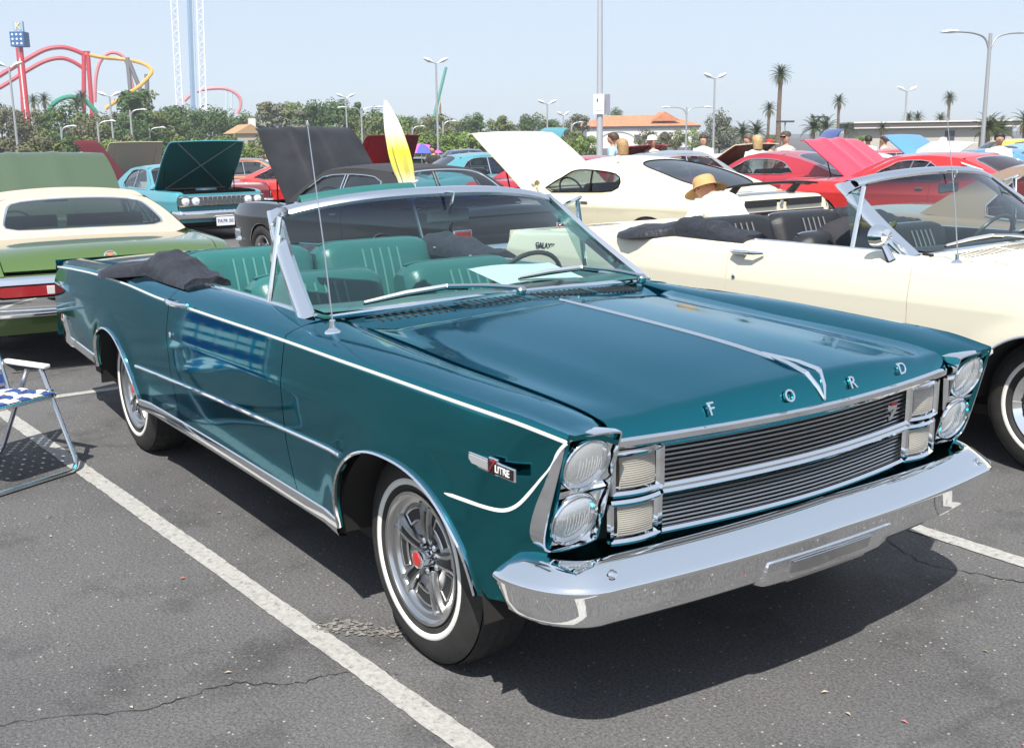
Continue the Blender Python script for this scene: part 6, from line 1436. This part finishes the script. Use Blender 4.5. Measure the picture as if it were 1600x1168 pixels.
# ---------------------------------------------------------------- palms
FROND = [leafmat('palm_leaf', (.050, .070, .020), .4), leafmat('palm_leaf_dry', (.14, .11, .05), .4)]
def palm_crown(seed, n, drop, w, skirt):
    r_ = random.Random(seed); b = MB()
    for i in range(n):
        a = i * 2.399 + r_.uniform(-.2, .2); el = R(lerp(85, -drop, (i / n) ** 1.1)); L = r_.uniform(.85, 1.05); d = Vector((math.cos(a), math.sin(a), 0)); sd = Vector((-d.y, d.x, 0)); pts = []
        for k in range(7): t = k / 6; e2 = el - R(60) * t * t; pts.append((pts[-1] if pts else Vector((0, 0, 0))) + (d * math.cos(e2) + Vector((0, 0, math.sin(e2)))) * (L / 6 if k else .02))
        dry = 1 if i / n > 1 - skirt else 0
        for k in range(1, 7):
            ww = w * math.sin(math.pi * (.15 + .8 * k / 6)); up = Vector((0, 0, .02))
            for s_ in (-1, 1):
                for q in (0, .5):
                    p_ = lerp(pts[k - 1], pts[k], q); e_ = p_ + sd * s_ * ww + (pts[k] - pts[k - 1]) * .9 - Vector((0, 0, ww * .45))
                    b.add([p_, lerp(pts[k - 1], pts[k], q + .42), e_], [(0, 1, 2)], dry)
        b.tube(pts, .008, 3, caps=False, mi=dry)
    o = b.build('crown', FROND, None, smooth=False); me = o.data; bpy.data.objects.remove(o); return me
PV = [palm_crown(1, 46, 62, .15, .12), palm_crown(2, 34, 70, .17, .25), palm_crown(5, 22, 30, .22, .0)]
def palm(px, py, D, R_, var, label, group=None, tr_=.18, zoff=0):
    p = ptz(px, py, D); p.z = gz(p.x); H = z_at(px, py, D) - p.z; t = thing('palm_tree', label, 'palm', tuple(p), hsh(px, 2) * 6, group)
    b = MB(); b.tube([(0, 0, 0), (.05, .03, H * .5), (0, 0, H)], [tr_ * 1.3, tr_ * .9, tr_ * .8], 8); b.build('trunk', mat('palm_bark', (.16, .115, .08), .9, noise=.3, nscale=3), t)
    o = bpy.data.objects.new('crown', PV[var]); link(o, t); o.location = (0, 0, H); o.scale = (R_, R_, R_ * .95); return t
palm(1220, 116, 125, 1.55, 0, 'tallest palm with thick brown trunk above the cream fastback', tr_=.26); palm(1202, 170, 130, 1.2, 1, 'shorter palm just left of the tallest palm'); palm(1311, 158, 130, 1.15, 1, 'slim palm above the red raised hood'); palm(1484, 153, 140, 1.1, 0, 'slim tall palm above the flat roofed building')
palm(1323, 200, 120, .8, 1, 'small palm at the corner of the flat roofed building'); palm(1420, 184, 150, 1.1, 1, 'left one of two palms over the flat roof'); palm(1434, 184, 150, 1.2, 1, 'right one of two palms over the flat roof'); palm(1470, 186, 150, 1.2, 2, 'bushy palm behind the flat roof'); palm(1379, 200, 110, .8, 1, 'small fan palm before the flat roofed wall')
palm(1160, 208, 110, 1.5, 2, 'left low bushy palm right of the grey green tree'); palm(1182, 206, 110, 1.5, 2, 'right low bushy palm right of the grey green tree'); palm(1272, 200, 110, 1.7, 2, 'left feathery palm behind the red raised hood'); palm(1290, 200, 112, 1.7, 2, 'right feathery palm behind the red raised hood')
palm(1545, 200, 90, 1.5, 2, 'bushy palm before the big lamp post'); palm(1562, 204, 95, 1.5, 2, 'bushy palm right of the big lamp post'); palm(1602, 190, 100, 1.4, 1, 'palm cut by the right edge')
palm(52, 158, 190, 1.6, 1, 'left one of two small palms below the red track'); palm(69, 156, 190, 1.7, 1, 'right one of two small palms below the red track'); palm(128, 152, 190, 1.7, 1, 'small palm over the green arch'); palm(120, 164, 170, 2.0, 2, 'bushy palm inside the green arch')
# ---------------------------------------------------------------- buildings
STUCCO = mat('white_stucco', (.72, .70, .66), .85, noise=.05, nscale=.6); TILE = mat('terracotta_tile', (.50, .20, .10), .8, noise=.2, nscale=1.2)
def box_at(mb, c, d, m=None): mb.box(c, d, m)
p = at(1005, 215); bl = thing('tiled_building', 'white stucco building with terracotta hip roof beyond the lot', 'building', tuple(p), SIDE_R + .12)
W_, De = 22.0, 13.0; ze = z_at(1005, 197, 215) - p.z; zr_ = z_at(1005, 179, 215) - p.z
b = MB(); b.box((0, De / 2, ze / 2), (W_, De, ze)); b.build('wall', STUCCO, bl, smooth=False)
b = MB(); A_ = [(-W_/2 - .6, -.6, ze), (W_/2 + .6, -.6, ze), (W_/2 + .6, De + .6, ze), (-W_/2 - .6, De + .6, ze)]; Rg = [(-W_/2 + 5, De/2, zr_), (W_/2 - 5, De/2, zr_)]; b.add(A_ + Rg, [(0, 1, 5, 4), (1, 2, 5), (2, 3, 4, 5), (3, 0, 4), (3, 2, 1, 0)]); rf = b.build('roof', TILE, bl, smooth=False)
b = MB(); b.add([(1.5, .5, ze + .9), (7.5, .5, ze + .9), (4.5, .5, zr_ + .5), (4.5, De/2, zr_ + .5)], [(0, 1, 2), (1, 3, 2), (0, 2, 3)]); b.build('roof_gable', TILE, rf, smooth=False)
b = MB(); b.box((0, De/2, ze - .22), (W_ + .5, De + .5, .40)); b.build('eave', mat('eave_grey', (.30, .28, .32), .8), bl, smooth=False)
b = MB(); b.prism([(4.2 + 1.6 * math.cos(a), -.06, .1 + 2.9 * math.sin(a)) for a in [math.pi * i / 12 for i in range(13)]], (0, .05, 0)); b.build('arched_doorway', mat('doorway_dark', (.05, .035, .03), .6), bl, smooth=False)
b = MB(); b.tube([(-5.0 + 3.6 * math.cos(a), -.05, 1.2 + 1.9 * math.sin(a)) for a in [math.pi * i / 14 for i in range(15)]], .09, 5); b.build('arch_band', mat('band_grey', (.42, .42, .44), .7), bl)
for x_ in (-1.2, .5, 8.2): b = MB(); b.box((x_, -.03, 1.9), (1.3, .08, 1.3)); w_ = b.build('window', mat('frame_tan', (.45, .40, .34), .7), bl, smooth=False); b = MB(); b.box((x_, -.06, 1.9), (1.1, .05, 1.1)); b.build('pane', mat('pane_dark', (.08, .09, .10), .1), w_, smooth=False)
for i in range(6): b = MB(); b.box((-1.0 + .42 * i, -.04, ze - .75), (.22, .06, .34)); b.build('facade_letter', mat('letter_grey', (.30, .30, .36), .6), bl, smooth=False)
p = at(1460, 130); fb_ = thing('flat_building', 'low flat roofed building with dark fascia at the right', 'building', tuple(p), SIDE_R - .10)
ze = z_at(1460, 199, 130) - p.z; W_ = 17.5
b = MB(); b.box((0, 4, ze / 2), (W_ - 1.2, 8, ze)); b.build('wall', mat('beige_wall', (.46, .43, .38), .85, noise=.08), fb_, smooth=False)
b = MB(); b.box((0, 4, ze + .28), (W_, 9.4, .55)); b.build('fascia', mat('fascia_dark', (.09, .075, .085), .7), fb_, smooth=False); b = MB(); b.box((0, 4, ze + .62), (W_ + .2, 9.6, .16)); b.build('roof', mat('roof_cream', (.62, .60, .52), .8), fb_, smooth=False); b = MB(); b.box((0, -.62, ze + .03), (W_, .2, .12)); b.build('soffit_trim', mat('trim_cream', (.62, .60, .55), .8), fb_, smooth=False)
for x_ in (1.6, 5.2): b = MB(); b.box((x_, -.02, 1.2), (1.0, .1, 2.3)); b.build('door', mat('door_dark', (.06, .06, .08), .5), fb_, smooth=False)
p = at(392, 150); hs = thing('small_house', 'tan gabled house with chimney in the tree belt', 'building', tuple(p), SIDE_R + .5); ze = z_at(392, 206, 150) - p.z
b = MB(); b.box((0, 3, ze / 2), (3.6, 6, ze)); b.build('wall', mat('tan_wall', (.45, .38, .28), .85), hs, smooth=False); b = MB(); b.add([(-2.2, -.3, ze - .2), (2.2, -.3, ze - .2), (0, -.3, ze + 1.0), (-2.2, 6, ze - .2), (2.2, 6, ze - .2), (0, 6, ze + 1.0)], [(0, 1, 2), (3, 5, 4), (0, 2, 5, 3), (1, 4, 5, 2), (0, 3, 4, 1)]); rf = b.build('roof', mat('tan_roof', (.40, .26, .14), .85), hs, smooth=False); b = MB(); b.box((.8, 2, ze + 1.0), (.8, .8, 1.5)); b.build('chimney', STUCCO, rf, smooth=False)
b = MB(); b.box((0, -.02, ze * .55), (.9, .08, 1.0)); b.build('window', mat('pane_dark', (.08, .09, .10), .1), hs, smooth=False)
# ---------------------------------------------------------------- rides
REDT, YELT, PNKT, GRNT = mat('red_track', (.52, .03, .05), .45), mat('yellow_track', (.70, .36, .06), .45), mat('pink_track', (.62, .22, .24), .5), mat('green_track', (.02, .26, .17), .45)
DR = 300
co = thing('roller_coaster', 'red and yellow roller coaster track rising over the trees at left', 'roller coaster', tuple(at(120, DR)))
o_ = Vector(co.location)
def rail(pts, r, m, nm, D=DR, root=co):
    b = MB(); oo = Vector(root.location); b.tube([p_ - oo for p_ in crom([ptz(x, y, D + dd) for x, y, dd in pts], 6)], r, 8); return b.build(nm, m, root)
rail([(-30, 136, 0), (0, 118, 0), (40, 94, 0), (70, 78, 0), (95, 74, 0), (115, 78, 0), (135, 87, 0)], .55, REDT, 'upper_rail'); rail([(-30, 150, 6), (0, 137, 6), (40, 112, 6), (70, 96, 6), (95, 91, 6), (115, 97, 6), (135, 110, 6)], .5, REDT, 'lower_rail')
rail([(132, 84, 0), (160, 90, 0), (195, 93, 0), (222, 99, -8), (236, 108, -14), (234, 118, -18), (215, 137, -20), (190, 152, -20), (165, 170, -20)], .45, YELT, 'yellow_rail')
rail([(148, 160, 25), (150, 120, 25), (158, 94, 25), (175, 82, 25), (195, 92, 25), (206, 130, 25), (210, 160, 25)], .5, PNKT, 'loop_rail')
for x0, y0, x1, y1, m_, dd in ((28, 75, 40, 190, REDT, 0), (33, 90, 37, 190, REDT, 6), (131, 80, 131, 190, REDT, 0), (137, 80, 145, 190, REDT, 0), (199, 90, 207, 175, mat('grey_steel', (.20, .21, .22), .6, .4), -5), (201, 95, 240, 190, MATS['grey_steel'], -5), (229, 116, 231, 175, MATS['grey_steel'], -15)):
    b = MB(); b.tube([ptz(x0, y0, DR + dd) - o_, ptz(x1, y1, DR + dd) - o_, at(x1 + (x1 - x0) * .2, DR + dd) - o_], .55, 8); b.build('support', m_, co)
g2 = thing('green_coaster_loop', 'green coaster arch half hidden in the trees', 'roller coaster', tuple(at(108, 240)))
rail([(74, 200, 0), (74, 182, 0), (84, 162, 0), (104, 152, 0), (125, 154, 0), (140, 164, 0), (152, 178, 0)], .48, GRNT, 'arch_rail', 240, g2)
pk = thing('pink_coaster_hill', 'faded pink coaster hill right of the tower', 'roller coaster', tuple(at(345, 380)))
rail([(288, 158, 0), (300, 147, 0), (318, 140, 0), (345, 138, 0), (362, 142, 0), (374, 152, 0), (376, 165, 0), (371, 178, 0)], .55, PNKT, 'hill_rail', 380, pk)
for x in (322, 354, 362, 378):
    b = MB(); oo = Vector(pk.location); b.tube([ptz(x, 142 if x < 370 else 154, 380) - oo, at(x - 2, 380) - oo], .32, 6); b.build('support', mat('pale_blue_steel', (.50, .62, .68), .6), pk)
ms = thing('leaning_mast', 'slender leaning green mast behind the tall lamp post', 'mast', tuple(at(681, 260))); oo = Vector(ms.location)
b = MB(); b.tube([at(676, 260) - oo, ptz(680, 175, 260) - oo, ptz(697, 105, 260) - oo], [.5, .45, .4], 6); b.build('boom', mat('mast_green', (.10, .32, .28), .6), ms); b = MB(); b.tube([at(690, 262) - oo, ptz(687, 150, 262) - oo], [.5, .2], 6); b.build('stay', mat('mast_yellow', (.62, .50, .25), .6), ms)
tw = thing('drop_tower', 'tall white lattice drop tower with blue lift column', 'tower', tuple(at(297, 330))); oo = Vector(tw.location); WL = mat('white_lattice', (.76, .79, .84), .5)
for xt, xb in ((272, 283), (312, 319)):
    b = MB(); 
    base_, top_ = at(xb - 0, 330) - oo, ptz(xt - .0, 0, 330) - oo; top_ = top_ + (top_ - base_) * .25; rx = col_dir(297).cross(Vector((0, 0, 1))); ry_ = col_dir(297); n = 34
    cor = [rx * sx_ * .85 + ry_ * sy_ * .85 for sx_, sy_ in ((-1, -1), (1, -1), (1, 1), (-1, 1))]
    for c in cor: b.tube([base_ + c, top_ + c], .20, 5)
    for i in range(n):
        a, c_ = lerp(base_, top_, i / n), lerp(base_, top_, (i + 1) / n)
        for k in range(4): b.tube([a + cor[k], c_ + cor[(k + 1) % 4]] if (i + k) % 2 else [a + cor[(k + 1) % 4], c_ + cor[k]], .10, 4, caps=False)
    b.build('lattice_leg', WL, tw)
for x0, x1, w_, m_ in ((296, 303, .55, mat('tower_blue', (.22, .33, .46), .5)), (299, 308, .35, mat('tower_pale', (.50, .60, .70), .5))):
    b = MB(); bb_, tt_ = at(x1, 331) - oo, ptz(x0, 0, 331) - oo; b.tube([bb_, bb_ + (tt_ - bb_) * 1.25], w_ * 1.4, 6); b.build('lift_column', m_, tw)
ks = thing('park_sign_tower', 'blue star patterned sign box on a red and white post at far left', 'sign', tuple(Vector((ptz(31, 62, 200).x, ptz(31, 62, 200).y, gz(-100))))); oo = Vector(ks.location); zb_ = z_at(31, 62, 200) - oo.z
b = MB(); b.box((0, 0, zb_), (2.2, 2.2, 2.3), Matrix.Rotation(SIDE_R, 3, 'Z')); bxs = b.build('sign_box', mat('sign_blue', (.03, .12, .30), .5), ks, smooth=False)
f3 = Matrix.Rotation(SIDE_R, 4, 'Z')
for i in range(3):
    for j in range(3):
        b = MB(); c = f3 @ Vector((-.68 + .68 * i, -1.13, 0)); b.lathe([(.20, 0), (.001, .02)], c=c + Vector((0, 0, zb_ - .7 + .7 * j)), axis=f3 @ Vector((0, -1, 0)), n=5); b.build('star', WHITEP, bxs, smooth=False)
b = MB(); b.box((0, 0, zb_ + 2.0), (1.6, .5, 1.6), Matrix.Rotation(SIDE_R, 3, 'Z')); tb = b.build('top_letter_board', mat('sign_sky', (.30, .42, .55), .5), ks, smooth=False)
text('K', 1.6, frame_m(tuple(f3 @ Vector((0, -.27, 0)) + Vector((0, 0, zb_ + 2.0))), f3 @ Vector((1, 0, 0)), Vector((0, 0, 1)), f3 @ Vector((0, -1, 0))), mat('letter_yellow', (.75, .60, .30), .5), tb, 'board_letter', .05)
b = MB(); b.tube([(-.4, 0, 0), (-.4, 0, zb_ - 1.1)], .35, 8); b.build('post', WHITEP, ks); b = MB(); b.tube([(.3, 0, 0), (.3, 0, zb_ - 1.1)], .3, 8); b.build('post', REDT, ks)

# ---------------------------------------------------------------- coastal haze over the whole place
hz_ = MB(); hz_.box((-180, 140, 29.3), (900, 900, 64.0)); hzm = bpy.data.materials.new('haze_air'); hzm.use_nodes = True; nt = hzm.node_tree; nt.nodes.remove(nt.nodes['Principled BSDF'])
pv = nt.nodes.new('ShaderNodeVolumePrincipled'); pv.inputs['Color'].default_value = (.86, .90, .95, 1); pv.inputs['Density'].default_value = .0006; pv.inputs['Anisotropy'].default_value = .3
nt.links.new(pv.outputs[0], nt.nodes['Material Output'].inputs['Volume'])
ho = hz_.build('haze', hzm, None, smooth=False); tag(ho, 'thin pale haze in the air over the lot', kind='stuff')
scene.cycles.volume_bounces = 1
